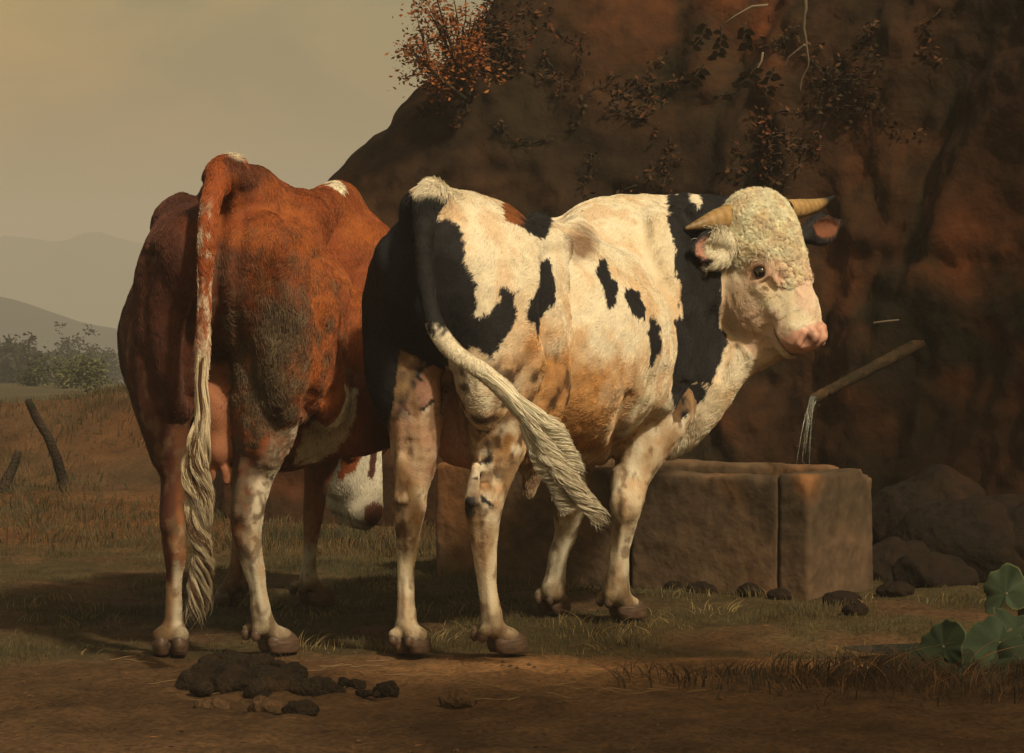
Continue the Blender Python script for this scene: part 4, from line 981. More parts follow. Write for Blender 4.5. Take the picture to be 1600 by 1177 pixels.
pchain(S, [(528, 735, 10.95, 22), (526, 785, 10.93, 15), (548, 808, 10.90, 14), (570, 816, 10.87, 13)], .03, g)
for s in (-1, 1): S.cone(Hc(.435, s * .03, .02), Hc(.462, s * .042, -.01), .008, .014, .006, g, -1)
S.cone(Hc(.37, .07, -.082), Hc(.46, .035, -.07), .004, .004, .006, g, -1)
CE = [ear(S, Hc(.06, .10, -.09), Hc(.04, .28, -.10), (.2, -1, .2), .05, 'ear'), ear(S, Hc(.06, -.10, -.09), Hc(.04, -.28, -.10), (.2, -1, .2), .05, 'ear')]
t0 = time.time()
V, Q = S.mesh(VOX, floor=.012); V = relax(V, Q, 2)
print('cow mesh', len(V), time.time() - t0)
N = vnormals(V, Q); gi, gn = S.groups(V); grp = np.array(gn)[gi]
U_, V_ = project(V); hl = (V - CHO) @ CA.T; ishead = (grp == 'head') | (grp == 'ear'); legm = np.char.startswith(grp, 'leg')
bodyc = np.stack([(V - CF.o) @ CF.t, (V - CF.o) @ CF.s, V[:, 2]], 1)
amp = np.where(ishead, .25, np.where(legm, .3, 1.))
disp = fbm(V, 7, 3, 101) * .0045 * amp + noise(V * np.array([1, 1, .45]), 26, 104) * .0014 + legm * (.0045 * noise(V * np.array([1, 1, .15]), 30, 119) + .004 * noise(V * np.array([1, 1, .4]), 16, 120)) * sstep(.1, .2, V[:, 2])
# hip hollow and creases of the thigh
def crease(path, Yr, wpx, depth):
    global disp
    path = np.array(path, float)
    best = np.full(len(V), 1e9)
    for i in range(len(path) - 1):
        a, b = path[i], path[i + 1]; ab = b - a; L2 = ab @ ab
        q = np.stack([U_, V_], 1) - a; hh = np.clip(q @ ab / L2, 0, 1); best = np.minimum(best, np.linalg.norm(q - hh[:, None] * ab, axis=1))
    disp = disp - depth * np.exp(-(best / wpx) ** 2) * (V[:, 1] < Yr) * (grp != 'tail')
crease([(345, 300), (340, 400), (338, 520), (345, 600)], 9.3, 16, .035)
crease([(305, 300), (300, 400), (296, 520), (300, 620)], 9.3, 13, .030)
crease([(500, 400), (495, 470), (510, 520), (490, 600), (480, 640)], 9.4, 9, .014)
crease([(560, 420), (555, 520), (535, 600), (515, 625)], 10, 10, .016)
for pth_ in ([(372, 790), (382, 840), (390, 890), (398, 940), (402, 970)], [(396, 760), (396, 830), (408, 900), (420, 955)], [(284, 790), (282, 860), (280, 930)], [(482, 760), (480, 830), (475, 885)]):
    disp -= crease_depth(V, U_, V_, grp, pth_, 10.6, 6.5, .0045) * legm
crease([(470, 330), (500, 400), (505, 460)], 9.6, 12, .012); crease([(385, 300), (372, 380), (368, 480), (380, 560)], 9.3, 12, .012); crease([(232, 400), (222, 480), (228, 560), (245, 620)], 9.5, 10, .012); crease([(430, 640), (425, 700), (408, 750)], 9.3, 8, .010)
crease([(420, 310), (440, 420), (455, 500)], 9.4, 16, -.012); crease([(525, 440), (515, 540), (495, 600)], 9.7, 10, -.010)
V = V + N * disp[:, None]; N = vnormals(V, Q)
RED = np.array([.19, .045, .010]); DRED = np.array([.060, .018, .010]); GREYB = np.array([.085, .062, .038])
col = np.tile(RED, (len(V), 1))
col = mix(col, [.27, .075, .015], np.clip(fbm(V, 5, 3, 131) + .3, 0, .8))
col = mix(col, DRED, sstep(-.05, .5, fbm(V, 4, 3, 132) + .25) * .75 * sstep(.22, .05, V[:, 0] - (-.86)))  # shaded left side painted into the coat, here and on the next line
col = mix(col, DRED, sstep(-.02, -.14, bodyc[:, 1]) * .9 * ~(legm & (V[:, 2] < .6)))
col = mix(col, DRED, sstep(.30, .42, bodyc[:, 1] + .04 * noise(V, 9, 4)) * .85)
def gauss(u, v, su, sv): return np.exp(-(((U_ - u) / su) ** 2 + ((V_ - v) / sv) ** 2))
nt = (grp != 'tail') & ~ishead
mo = np.clip(np.maximum.reduce([gauss(440, 520, 45, 75), gauss(420, 610, 50, 70), gauss(370, 560, 25, 90) * .8]) * 1.35 + fbm(V, 20, 3, 133) * .55, 0, 1)
mo = mo * (gauss(420, 560, 90, 150) > .12) * nt
col = mix(col, GREYB, mo * .9); col = mix(col, [.15, .11, .06], mo * sstep(.15, .5, fbm(V * np.array([1, 1, .5]), 34, 3, 134)) * .8)
# white belly patch on the right, red elsewhere
def softp(poly, seed, jag, grain):
    jx = fbm(V, 14, 3, seed) * jag + noise(V * np.array([1, 1, .3]), 90, seed + 2) * grain * .5; jy = fbm(V, 14, 3, seed + 5) * jag + noise(V, 70, seed + 7) * grain
    return inpoly(U_ + jx, V_ + jy, poly).astype(float)
col = mix(col, WHITE * .85, softp([(535, 590), (560, 612), (556, 650), (535, 690), (505, 720), (462, 725), (470, 680), (492, 635), (515, 600)], 140, 6, 5) * nt * (V[:, 1] > 9.1) * ~np.isin(grp, ['leg_b']))
# tuft of white on tailhead, withers
col = mix(col, WHITE, np.clip(gauss(371, 236, 14, 8) * 1.5 - .2, 0, 1)); col = mix(col, WHITE, softp([(492, 268), (520, 272), (545, 300), (530, 300), (510, 285)], 141, 3, 4) * (V[:, 1] > 9.8))
lm = legm.astype(float); h = V[:, 2]; fl = fbm(V, 16, 3, 161)
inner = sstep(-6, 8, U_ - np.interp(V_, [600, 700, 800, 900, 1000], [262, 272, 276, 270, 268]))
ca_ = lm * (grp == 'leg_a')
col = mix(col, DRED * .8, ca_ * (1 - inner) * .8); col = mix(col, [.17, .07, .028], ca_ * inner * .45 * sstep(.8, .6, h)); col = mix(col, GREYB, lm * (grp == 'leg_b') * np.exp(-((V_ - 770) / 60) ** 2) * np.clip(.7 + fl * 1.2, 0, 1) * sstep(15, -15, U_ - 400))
col = mix(col, WHITE * .75, ca_ * sstep(.34, .22, h + fl * .08) * inner); col = mix(col, WHITE * .5, ca_ * inner * sstep(.15, .35, fbm(V, 24, 3, 163)) * sstep(.45, .35, h) * .6)
col = mix(col, WHITE * .75, lm * (grp == 'leg_b') * np.clip(sstep(.75, .45, h + fl * .12) * sstep(-18, 12, U_ - np.interp(V_, [680, 760, 830, 900, 1000], [425, 400, 392, 396, 412]) + fl * 14) + sstep(.36, .26, h + fl * .06) * .85, 0, 1))
col = mix(col, GREYB, lm * (grp == 'leg_b') * sstep(.15, .4, fbm(V, 22, 3, 162)) * sstep(.2, .35, h) * .8)
col = mix(col, WHITE * .8, lm * (grp == 'leg_d') * sstep(.26, .22, h + fl * .04) * sstep(.05, .09, h)); col = mix(col, [.24, .09, .035], lm * (grp == 'leg_d') * sstep(.22, .3, h) * .7)
col = mix(col, [.26, .12, .05], lm * (grp == 'leg_c') * .6)
col = mix(col, [.30, .18, .09], lm * np.clip(.1 + 1.1 * fbm(V * np.array([1, 1, .5]), 12, 4, 164), 0, .8) * sstep(.5, .35, h)); col = mix(col, [.11, .065, .035], lm * sstep(.12, .5, fbm(V * np.array([1, 1, .6]), 26, 3, 165)) * .7)
col = mix(col, MUD, lm * sstep(.20, .05, h + fl * .08) * .75)
col = mix(col, [.30, .12, .06], (grp == 'udder') * .9)
tm = grp == 'tail'
col[tm] = RED * 1.25; col = mix(col, WHITE, tm * sstep(470, 640, V_ + 60 * noise(V, 50, 171)) ); col = mix(col, WHITE * .9, tm * sstep(.15, .3, noise(V * np.array([1, 1, .3]), 60, 172)) * .6 * sstep(300, 350, V_))
col = mix(col, WHITE, np.clip(gauss(370, 236, 15, 9) * 2 - .2, 0, 1))
hm = ishead.astype(float)
col = mix(col, WHITE * .85, hm); col = mix(col, RED * 1.2, hm * softp([(524, 752), (540, 690), (520, 630), (574, 630), (584, 662), (578, 695), (556, 738)], 142, 5, 4)); col = mix(col, DRED * 1.2, hm * softp([(580, 705), (592, 700), (590, 722), (582, 748), (574, 745)], 143, 3, 3))
col = mix(col, [.16, .06, .04], hm * softp([(570, 792), (582, 784), (600, 790), (600, 820), (580, 822), (570, 812)], 144, 2, 2)); col = mix(col, [.10, .05, .03], hm * np.exp(-((V_ - (806 + .35 * (U_ - 540))) / 2.2) ** 2) * (U_ < 590) * .8)
col = mix(col, RED * .8, (grp == 'ear') * 1.); col = mix(col, RED, (grp == 'neck') * .8)
root = empty('cow', (CF.o[0] + .05, CF.o[1] + .6, 0))
tag(root, 'reddish brown cow seen from behind with long hanging pale tail, head lowered to graze', 'cow')
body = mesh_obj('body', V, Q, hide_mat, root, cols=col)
split_hooves(H, ['leg_a', 'leg_b', 'leg_c', 'leg_d'], .004, root, (.085, .05, .032), horn_mat)
for s in (-1, 1): ball('eye', Hc(.17, s * .082, -.018), .018, m_eye, root)
def comb_cow(p, nn):
    D = np.repeat((-CF.t * .5 + np.array([0, 0, -1.]))[None], len(p), 0)
    return D
L = np.full(len(V), .018); L[legm] = .008; L[ishead] = .014; L[grp == 'udder'] = .004
L = L + .010 * mo + .012 * gauss(371, 240, 18, 14)
lift = np.full(len(V), .22) + .35 * mo
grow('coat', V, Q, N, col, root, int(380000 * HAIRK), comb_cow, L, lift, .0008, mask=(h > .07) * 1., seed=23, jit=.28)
g_ = [(317, 555, 8.60), (314, 600, 8.59), (319, 645, 8.58), (311, 690, 8.57), (306, 732, 8.57), (315, 778, 8.57), (308, 822, 8.57), (317, 858, 8.57), (315, 885, 8.57)]
locks('tail_switch', [P(*g) for g in g_], [.015, .016, .019, .023, .026, .025, .020, .013, .005], 16000, root, lambda t, c, rs: np.where((c % 4 == 0)[:, None], BROWN * .8, WHITE * np.array([.78, .72, .64]) * (1 - .45 * t[:, None])), L=(.12, .30), seed=31, t1=.82, wav=.010, rad=.0007, fray=.02)
# ================================================================== trough, spout, rocks, plants
m_stone = rock_mat('trough_stone', (.095, .060, .036), (.125, .078, .044), (.20, .090, .036), 1.1, (.075, .050, .030), .35)
tr_root = empty('stone_trough', (1.09, 10.7, 0)); tag(tr_root, 'long weathered brown stone water trough standing under the cliff spout behind the bull', 'trough')
TA = np.array([-.82, .572, 0]); TB = np.array([.572, .82, 0]); TO = np.array([1.09, 10.7, 0.])
def slab(name, a0, a1, b0, b1, z0, z1, seed, amp=.007, mat=None, parent=None, vox=.022, chips=()):
    Sx = Solid(); c = TO + TA * (a0 + a1) / 2 + TB * (b0 + b1) / 2 + np.array([0, 0, (z0 + z1) / 2])
    Sx.box(c, (abs(a1 - a0) / 2, abs(b1 - b0) / 2, (z1 - z0) / 2), [TA, TB, [0, 0, 1]], rd=.008, k=.001)
    for (a, b, z, r) in chips: Sx.ell(TO + TA * a + TB * b + np.array([0, 0, z]), (r, r * .8, r * .6), None, .01, 'body', -1)
    v, q = Sx.mesh(vox); nn = vnormals(v, q); v = v + nn * (fbm(v, 5, 4, seed) * amp + noise(v, 45, seed + 1) * .002)[:, None]
    return mesh_obj(name, v, q, mat or m_stone, parent)
slab('stone_block', .136, .78, .003, .13, -.03, .432, 501, parent=tr_root, chips=((.2, -.01, .43, .04), (.45, 0, .44, .035)), vox=.014)
slab('stone_block', .80, 1.42, .004, .13, -.03, .440, 502, parent=tr_root, chips=((.85, 0, .44, .04), (1.1, -.01, .2, .03)), vox=.014)
slab('stone_block', 1.44, 1.70, -.004, .13, -.03, .436, 503, parent=tr_root, vox=.014)
slab('end_block', -.0, .133, 0, .50, -.03, .445, 505, parent=tr_root, chips=((0, .46, .45, .07), (.0, .0, .45, .04), (.06, .25, .46, .05)), vox=.012)
slab('back_block', .136, 1.7, .402, .50, -.03, .455, 506, parent=tr_root, vox=.02)
slab('end_block', 1.57, 1.7, .135, .40, -.03, .44, 507, parent=tr_root, vox=.02)
m_water, n, l, b = mat_new('water'); b.inputs['Base Color'].default_value = (.02, .028, .026, 1); b.inputs['Roughness'].default_value = .08; b.inputs['IOR'].default_value = 1.33
t = n.new('ShaderNodeTexNoise'); t.inputs['Scale'].default_value = 14; bp = n.new('ShaderNodeBump'); bp.inputs['Strength'].default_value = .15; bp.inputs['Distance'].default_value = .02; l.new(t.outputs[0], bp.inputs['Height']); l.new(bp.outputs[0], b.inputs['Normal'])
def quad_sheet(c4, n_=12):
    c4 = np.array(c4, float); V = []; 
    for i in range(n_ + 1):
        for j in range(n_ + 1):
            s, t_ = i / n_, j / n_; V.append(c4[0] * (1 - s) * (1 - t_) + c4[1] * s * (1 - t_) + c4[2] * s * t_ + c4[3] * (1 - s) * t_)
    return np.array(V), [(i * (n_ + 1) + j, (i + 1) * (n_ + 1) + j, (i + 1) * (n_ + 1) + j + 1, i * (n_ + 1) + j + 1) for i in range(n_) for j in range(n_)]
zc = np.array([0, 0, .36])
v, q = quad_sheet([TO + TA * .12 + TB * .12 + zc, TO + TA * 1.6 + TB * .12 + zc, TO + TA * 1.6 + TB * .41 + zc, TO + TA * .12 + TB * .41 + zc]); mesh_obj('water_surface', v, q, m_water, tr_root)

# wooden spout
m_wood = rock_mat('old_wood', (.035, .022, .011), (.06, .036, .017), (.08, .045, .02), 5, (.03, .022, .01))
sp0 = P(1274, 620, 11.15); sp1 = P(1385, 562, 12.1); sp2 = sp1 + (sp1 - sp0) * .5
Sx = Solid(); Sx.cone(sp0, sp2, .024, .030, .01); up = np.array([0, 0, .017]); Sx.cone(sp0 - (sp1 - sp0) * .1 + up, sp2 + up, .020, .022, .006, 'body', -1)
v, q = Sx.mesh(.006); nn = vnormals(v, q); v = v + nn * (noise(v * np.array([.4, .4, 1]), 40, 3) * .003)[:, None]
o = mesh_obj('water_spout', v, q, m_wood); tag(o, 'hollowed wooden spout jutting from the cliff above the trough', 'spout')
m_stream, n, l, b = mat_new('falling_water'); b.inputs['Base Color'].default_value = (.55, .57, .50, 1); b.inputs['Roughness'].default_value = .12; b.inputs['Transmission Weight'].default_value = .85; b.inputs['IOR'].default_value = 1.33
parts = []; rs = np.random.RandomState(9)
for k in range(9):
    K = 16; tt = np.linspace(0, 1, K) * rs.uniform(.5, 1.0); sx = rs.normal() * .010; st = sp0 + np.array([rs.normal() * .008, rs.normal() * .008, .0])
    dirx = (sp0 - sp1) / np.linalg.norm(sp0 - sp1)
    vx = .55 + rs.normal() * .12
    pts = [st + np.array([dirx[0], dirx[1], 0]) * vx * t_ * .28 + np.array([sx * t_, 0, -.5 * 9.8 * (t_ * .28) ** 2 + dirx[2] * .5 * t_ * .28]) for t_ in tt]
    parts.append(tube(pts, np.interp(tt, [0, .5, 1], [.0030, .0018, .0006]), 5, k, .3))
    for _ in range(5):
        q = pts[rs.randint(8, K)] + rs.normal(size=3) * .010; d_ = rs.uniform(.0012, .0028); parts.append(tube([q + [0, 0, d_ * 1.5], q + [0, 0, d_ * .6], q - [0, 0, d_ * .8], q - [0, 0, d_ * 1.3]], [d_ * .2, d_ * .8, d_, d_ * .3], 5, k, 0))
v, f = join(parts); tag(mesh_obj('water_stream', v, f, m_stream), 'thin stream of water falling from the spout into the trough', 'water stream')

# stones and boulders
m_bould = rock_mat('boulder_rock', (.010, .007, .004), (.018, .010, .005), (.045, .015, .006), 1.5, (.01, .008, .004))
def boulder(c, r, seed, mat=None, vox=None, name='boulder'):
    Sx = Solid(); rs = np.random.RandomState(seed); c = np.array(c, float)
    Sx.ell(c, r, None, .02)
    for _ in range(3):
        d = rs.normal(size=3); d /= np.linalg.norm(d); Sx.ell(c + d * np.array(r) * .5, np.array(r) * rs.uniform(.5, .75), None, .03)
    m_ = max(r); v, q = Sx.mesh(vox or m_ / 11); nn = vnormals(v, q); v = v + nn * (fbm(v, 1.6 / m_, 3, seed) * m_ * .13)[:, None]
    return mesh_obj(name, v, q, mat or m_bould, origin=c - np.array([0, 0, r[2]]))
def gpos(u, v): # where the ground shows at this photo pixel
    Y = F * CH / (v - CV); return np.array([ux(u, Y), Y, 0.])
for (u, v, Y, r, lab) in [(1440, 820, 12.0, (.28, .25, .20), 'large reddish brown boulder right of the trough, at the cliff foot'), (1520, 870, 11.6, (.34, .25, .22), 'broad dark boulder behind the butterbur leaves'), (1405, 900, 11.5, (.17, .15, .13), 'small dark boulder against the right end of the trough'),
                     (1590, 830, 11.6, (.22, .2, .18), 'tall boulder at the right picture edge, above the leaves'), (1460, 905, 11.2, (.16, .12, .09), 'low rusty rock at the far side of the puddle')]:
    c = P(u, v, Y); c[2] = min(c[2], r[2] * .75); tag(boulder(c, r, int(u)), lab, 'boulder', 'boulders at the cliff foot')
stone_spots = [(1062, 918, .035, 'leftmost small stone at the foot of the trough front'), (1098, 922, .045, 'rounded stone under the middle of the trough'), (1180, 926, .05, 'larger flat stone near the front corner of the trough'), (1215, 932, .032, 'small dark stone beside the trough corner'),
               (1318, 940, .05, 'dark stone on the grass right of the trough corner'), (1335, 955, .03, 'pebble in front of the dark stone right of the trough'), (1400, 925, .06, 'flat stone at the puddle end of the trough')]
for k, (u, v, r, lab) in enumerate(stone_spots):
    r *= .8; c = gpos(u, v); c[2] = r * .1; tag(boulder(c, (r * 1.5, r, r * .62), 520 + k, name='stone'), lab, 'stone', 'stones around the trough')

# heap of dark earth and dung in the foreground
m_dung = rock_mat('dark_earth', (.016, .010, .006), (.030, .018, .010), (.050, .028, .014), 6, (.028, .020, .011))
def heap(name, blobs, seed, lab, cat, vox=.0075, mat=None):
    Sx = Solid(); rs = np.random.RandomState(seed); cs = []
    for (u, v, r, h) in blobs:
        c = gpos(u, v); c[2] = h * .38; r = r * .78; cs.append(c); Sx.ell(c, (r * rs.uniform(.9, 1.2), r * rs.uniform(.8, 1.1), r * rs.uniform(.65, .9)), None, .03)
    v, q = Sx.mesh(vox, floor=-.03); nn = vnormals(v, q); v = v + nn * (fbm(v, 14, 4, seed) * .014 + fbm(v, 55, 2, seed) * .005 - .008 * np.clip(noise(v, 28, seed + 3), 0, 1))[:, None]
    o = mesh_obj(name, v, q, mat or m_dung, origin=np.mean(cs, 0) * np.array([1, 1, 0])); tag(o, lab, cat); return o
rs = np.random.RandomState(77); bl = [(330, 1068, .09, .0), (370, 1072, .10, .01), (350, 1045, .055, .06), (395, 1055, .06, .05), (420, 1075, .09, .0), (455, 1062, .05, .035), (300, 1070, .07, -.01), (480, 1078, .06, .0), (372, 1050, .05, .075), (410, 1046, .045, .055), (437, 1050, .035, .05), (505, 1082, .045, -.005), (530, 1080, .03, -.005), (330, 1052, .05, .05)]
bl += [(300 + 230 * rs.rand(), 1062 + 22 * rs.rand(), rs.uniform(.018, .035), rs.uniform(.0, .05)) for _ in range(22)]
heap('dung_heap', bl, 531, 'dark lumpy heap of dung and earth in front of the red cow', 'dung heap')
for k, (u, v, r, lab) in enumerate([(548, 1070, .035, 'crumbled clod just right of the dung heap'), (603, 1078, .03, 'rust brown clod farthest right of the dung heap'), (468, 1110, .04, 'flat dark clod in front of the dung heap'), (575, 1084, .022, 'smallest clod between the dung heap and the path')]):
    heap('clod', [(u, v, r, .0), (u + 14, v + 2, r * .7, 0), (u - 12, v - 1, r * .6, .0)], 540 + k, lab, 'clod')
for k, (u, v, r, lab) in enumerate([(325, 1098, .05, 'pale low hump of earth left of the foreground clods'), (405, 1104, .045, 'pale low hump of earth below the dung heap'), (705, 1092, .05, 'pale low hump of earth below the bull hooves')]):
    heap('earth_hump', [(u, v, r, -.028), (u + 18, v + 1, r * .8, -.02)], 550 + k, lab, 'earth hump', mat=rock_mat('pale_earth', (.08, .045, .022), (.11, .06, .03), (.14, .075, .035), 4, (.07, .045, .022)) if k == 0 else bpy.data.materials['pale_earth'])

# posts at the left
for k, (pts, lab) in enumerate([([(44, 626, 15.3), (56, 652, 15.35), (74, 680, 15.4), (88, 715, 15.45), (98, 750, 15.5), (108, 790, 15.5)], 'weathered post leaning left on the brown bank'),
                                ([(29, 706, 15.4), (22, 728, 15.4), (10, 752, 15.4), (2, 775, 15.4), (-2, 800, 15.4)], 'short broken post leaning right at the left picture edge')]):
    pp = [P(*p) for p in pts]; rr = np.linspace(.020, .032, len(pp)) if k == 0 else np.linspace(.02, .04, len(pp))
    fine = np.linspace(0, len(pp) - 1, 16); pp = np.stack([np.interp(fine, range(len(pp)), np.array(pp)[:, i]) for i in range(3)], 1)
    v, f = tube(pp, np.interp(fine, range(len(rr)), rr), 12, 60 + k, .08); tag(mesh_obj('wooden_post', v, f, m_bark, origin=pp[-1]), lab, 'post')

# puddle
th = np.linspace(0, 2 * math.pi, 48, endpoint=False); c = np.array([1.72, 9.42, -.045])
V = [c] + [c + np.array([.62 * math.cos(a) * (1 + .12 * math.sin(3 * a)), .26 * math.sin(a) * (1 + .1 * math.cos(2 * a)), 0]) for a in th]
tag(mesh_obj('puddle', np.array(V), [(0, i + 1, (i + 1) % 48 + 1) for i in range(48)], m_water), kind='structure')

# butterbur leaves at the right
m_bleaf = vcol_mat('broad_leaf', .75, .6, 45, spec=.2)
def big_leaf(root, c, size, normal, point, seed, tone=1.):
    """round, lobed, cupped leaf with a midrib; c = where the stalk joins"""
    rs = np.random.RandomState(seed); nvec = np.array(normal, float); nvec /= np.linalg.norm(nvec); a = np.array(point, float); a -= nvec * (a @ nvec); a /= np.linalg.norm(a); b = np.cross(nvec, a)
    R_, T_ = 14, 44; V = []; C = []
    for i in range(R_ + 1):
        for j in range(T_):
            th = 2 * math.pi * j / T_; r = i / R_
            notch = 1 - .55 * math.exp(-((abs(th - math.pi)) / .32) ** 2)
            rim = size * notch * (1 + .14 * math.cos(th) + .09 * math.sin(3 * th + seed) + .06 * math.sin(5 * th + seed * 2) + .035 * math.sin(11 * th + seed))
            rr = rim * r; vein = abs(math.sin(th * 3.5)) ** .35
            zz = .16 * size * (r ** 2) * math.sin(2 * th + seed) - .22 * size * r ** 2 * (1 if seed % 2 else .4) + .05 * size * vein * r + .09 * size * math.sin(5 * th + seed * 3) * r ** 2 + .05 * size * math.sin(11 * th + seed) * r ** 3
            V.append(np.array(c) + a * rr * math.cos(th) + b * rr * math.sin(th) + nvec * zz)
            base = np.array([.022, .034, .015]) * tone * (.75 + .5 * vein * .4) * (1 + .2 * math.sin(3 * th + seed * 2 + r * 4)); C.append(base + (1 - vein) * np.array([.030, .040, .020]) * .6 * tone + np.array([.12, .11, .04]) * tone * (r > .93) * .5)
    Fc = [(i * T_ + j, (i + 1) * T_ + j, (i + 1) * T_ + (j + 1) % T_, i * T_ + (j + 1) % T_) for i in range(R_) for j in range(T_)]
    me = mesh_obj('leaf', np.array(V), Fc, m_bleaf, root, cols=np.clip(np.array(C), .004, 1)); md = me.modifiers.new('thick', 'SOLIDIFY'); md.thickness = .003
    return me
m_stalk, n, l, b = mat_new('stalk'); b.inputs['Base Color'].default_value = (.09, .075, .035, 1); b.inputs['Roughness'].default_value = .6
def plant(base, leaves, lab, group='butterbur plants at the waterside'):
    r_ = empty('butterbur_plant', base); tag(r_, lab, 'plant', group)
    for k, (u, v, Y, sz, nn, pt, tone) in enumerate(leaves):
        c = P(u, v, Y); big_leaf(r_, c, sz, nn, pt, k + int(u), tone)
        mid = (np.array(base) + c) / 2 + np.array([.02, 0, .03]); vv, ff = tube([np.array(base) - np.array([0, 0, .04]), mid, c], [.009, .007, .006], 7, k); mesh_obj('stem', vv, ff, m_stalk, r_)
plant(np.array([ux(1595, 9.8), 9.8, 0]), [(1572, 928, 9.6, .085, (-.45, -.75, .5), (-.1, .1, 1), 1.15), (1612, 935, 9.6, .08, (.1, -.7, .6), (.6, .2, .4), .9)], 'butterbur with one upright pale leaf at the right picture edge')
plant(np.array([ux(1575, 9.0), 9.0, .05]), [(1562, 1006, 8.7, .125, (-.25, -.75, .65), (-.3, -.2, -.6), 1.0), (1600, 1030, 8.6, .12, (.1, -.6, .75), (.7, -.2, -.3), .8), (1592, 990, 8.9, .10, (.2, -.6, .8), (.5, .2, .6), .85)], 'largest butterbur clump with broad folded leaves at lower right')
plant(np.array([ux(1478, 8.95), 8.95, .03]), [(1474, 1012, 8.62, .075, (-.55, -.75, .25), (-.30, 0, 1), .95), (1492, 1042, 8.6, .10, (.3, -.6, .7), (.6, -.2, -.4), .6), (1430, 1048, 8.6, .10, (-.1, -.45, .9), (-.8, -.2, -.1), .5)], 'butterbur with a pointed pale leaf tip left of the largest clump')

# ---- grasses
def blades(name, n, region, hgt, c1, c2, rad, seed, dens=None, lean=.35, K=5):
    rs = np.random.RandomState(seed); x0, x1, y0, y1 = region; p = np.column_stack([rs.uniform(x0, x1, n * 3), rs.uniform(y0, y1, n * 3), np.zeros(n * 3)])
    d = dens(p); p = p[rs.rand(len(p)) < d][:n]; n = len(p); p[:, 2] = ground_z(p) - .004
    # strands lean together in tufts
    fl = np.stack([noise(p, 5, 601), noise(p, 5, 602), np.zeros(n)], 1) * 1.6; ang = fl + rs.normal(size=(n, 3)) * .35; ang[:, 2] = 0
    H = hgt * rs.uniform(.4, 1.25, n) * (1 + .7 * noise(p, 3.5, 603)); ts = np.linspace(0, 1, K)[None, :, None]
    pts = p[:, None] + np.array([0, 0, 1.])[None, None] * ts * H[:, None, None] * (1 - .25 * ts) + ang[:, None] * lean * ts ** 2 * H[:, None, None]
    R = rad * np.interp(np.linspace(0, 1, K), [0, .4, 1], [1, .9, .1])[None] * rs.uniform(.7, 1.3, (n, 1))
    tn = np.clip(.5 + .7 * noise(p, 2.2, 604) + .25 * rs.normal(size=n), 0, 1)[:, None]; c = np.array(c1)[None] * (1 - tn) + np.array(c2)[None] * tn
    return curves_obj(name, pts, R, np.clip(c * (1 + .2 * rs.normal(size=(n, 1))), .004, .8), fur_mat, None, 'stuff')
def dens1(p): return grass_amount(p) ** 1.5 * np.clip(.35 + noise(p, 2.3, 610) + .5 * noise(p, 9, 611), 0, 1)
blades('grass', 70000, (-3.2, 3.6, 8.5, 13.5), .032, (.038, .037, .014), (.10, .070, .028), .0012, 611, dens1)
blades('grass', 26000, (-5, 0, 12.5, 24), .07, (.04, .036, .014), (.10, .06, .022), .003, 612, lambda p: np.clip(.5 + noise(p, .8, 3), 0, 1))
def densr(p): return np.exp(-(((p[:, 0] - 1.05) / .45) ** 2 + ((p[:, 1] - 8.42) / .16) ** 2)) + .8 * np.exp(-(((p[:, 0] - 1.75) / .55) ** 2 + ((p[:, 1] - 8.25) / .25) ** 2))
blades('sedge', 5200, (.3, 2.6, 7.8, 9.1), .075, (.030, .022, .010), (.060, .033, .014), .0016, 613, densr, .8)
blades('sedge', 700, (.3, 2.8, 7.8, 9.1), .10, (.14, .08, .03), (.20, .09, .03), .0013, 614, densr, 1.1)
def densd(p): return grass_amount(p) * (noise(p, 4, 9) > .25)
blades('dry_grass', 2600, (-2.5, 2.6, 8.8, 11.2), .05, (.20, .15, .06), (.28, .19, .08), .0010, 615, densd, .9)
def denst(p): return np.exp(-((p[:, 1] - (10.72 + (1.09 - p[:, 0]) * .70 - .08)) / .07) ** 2) * ((p[:, 0] < 1.3) & (p[:, 0] > -.4)) * np.clip(.5 + noise(p, 6, 5), 0, 1)
blades('grass', 6000, (-.9, 1.3, 10.4, 12.8), .06, (.05, .05, .018), (.14, .10, .04), .0014, 616, denst)
# straws lying on the path
rs = np.random.RandomState(620); n = 50; c = np.column_stack([rs.uniform(-1.2, .6, n), rs.uniform(8.0, 8.9, n)]); a = rs.uniform(-.5, .5, n); L_ = rs.uniform(.03, .13, n)
ts = np.linspace(-.5, .5, 6)[None, :]; X = c[:, :1] + np.cos(a)[:, None] * ts * L_[:, None]; Yy = c[:, 1:] + np.sin(a)[:, None] * ts * L_[:, None] + .25 * ts ** 2 * L_[:, None]
Z = ground_z(np.column_stack([X.ravel(), Yy.ravel(), 0 * X.ravel()])).reshape(X.shape) + .004
curves_obj('straw', np.stack([X, Yy, Z], -1), np.full((n, 6), .0011), np.tile([.20, .13, .06], (n, 1)), fur_mat, None, 'stuff')

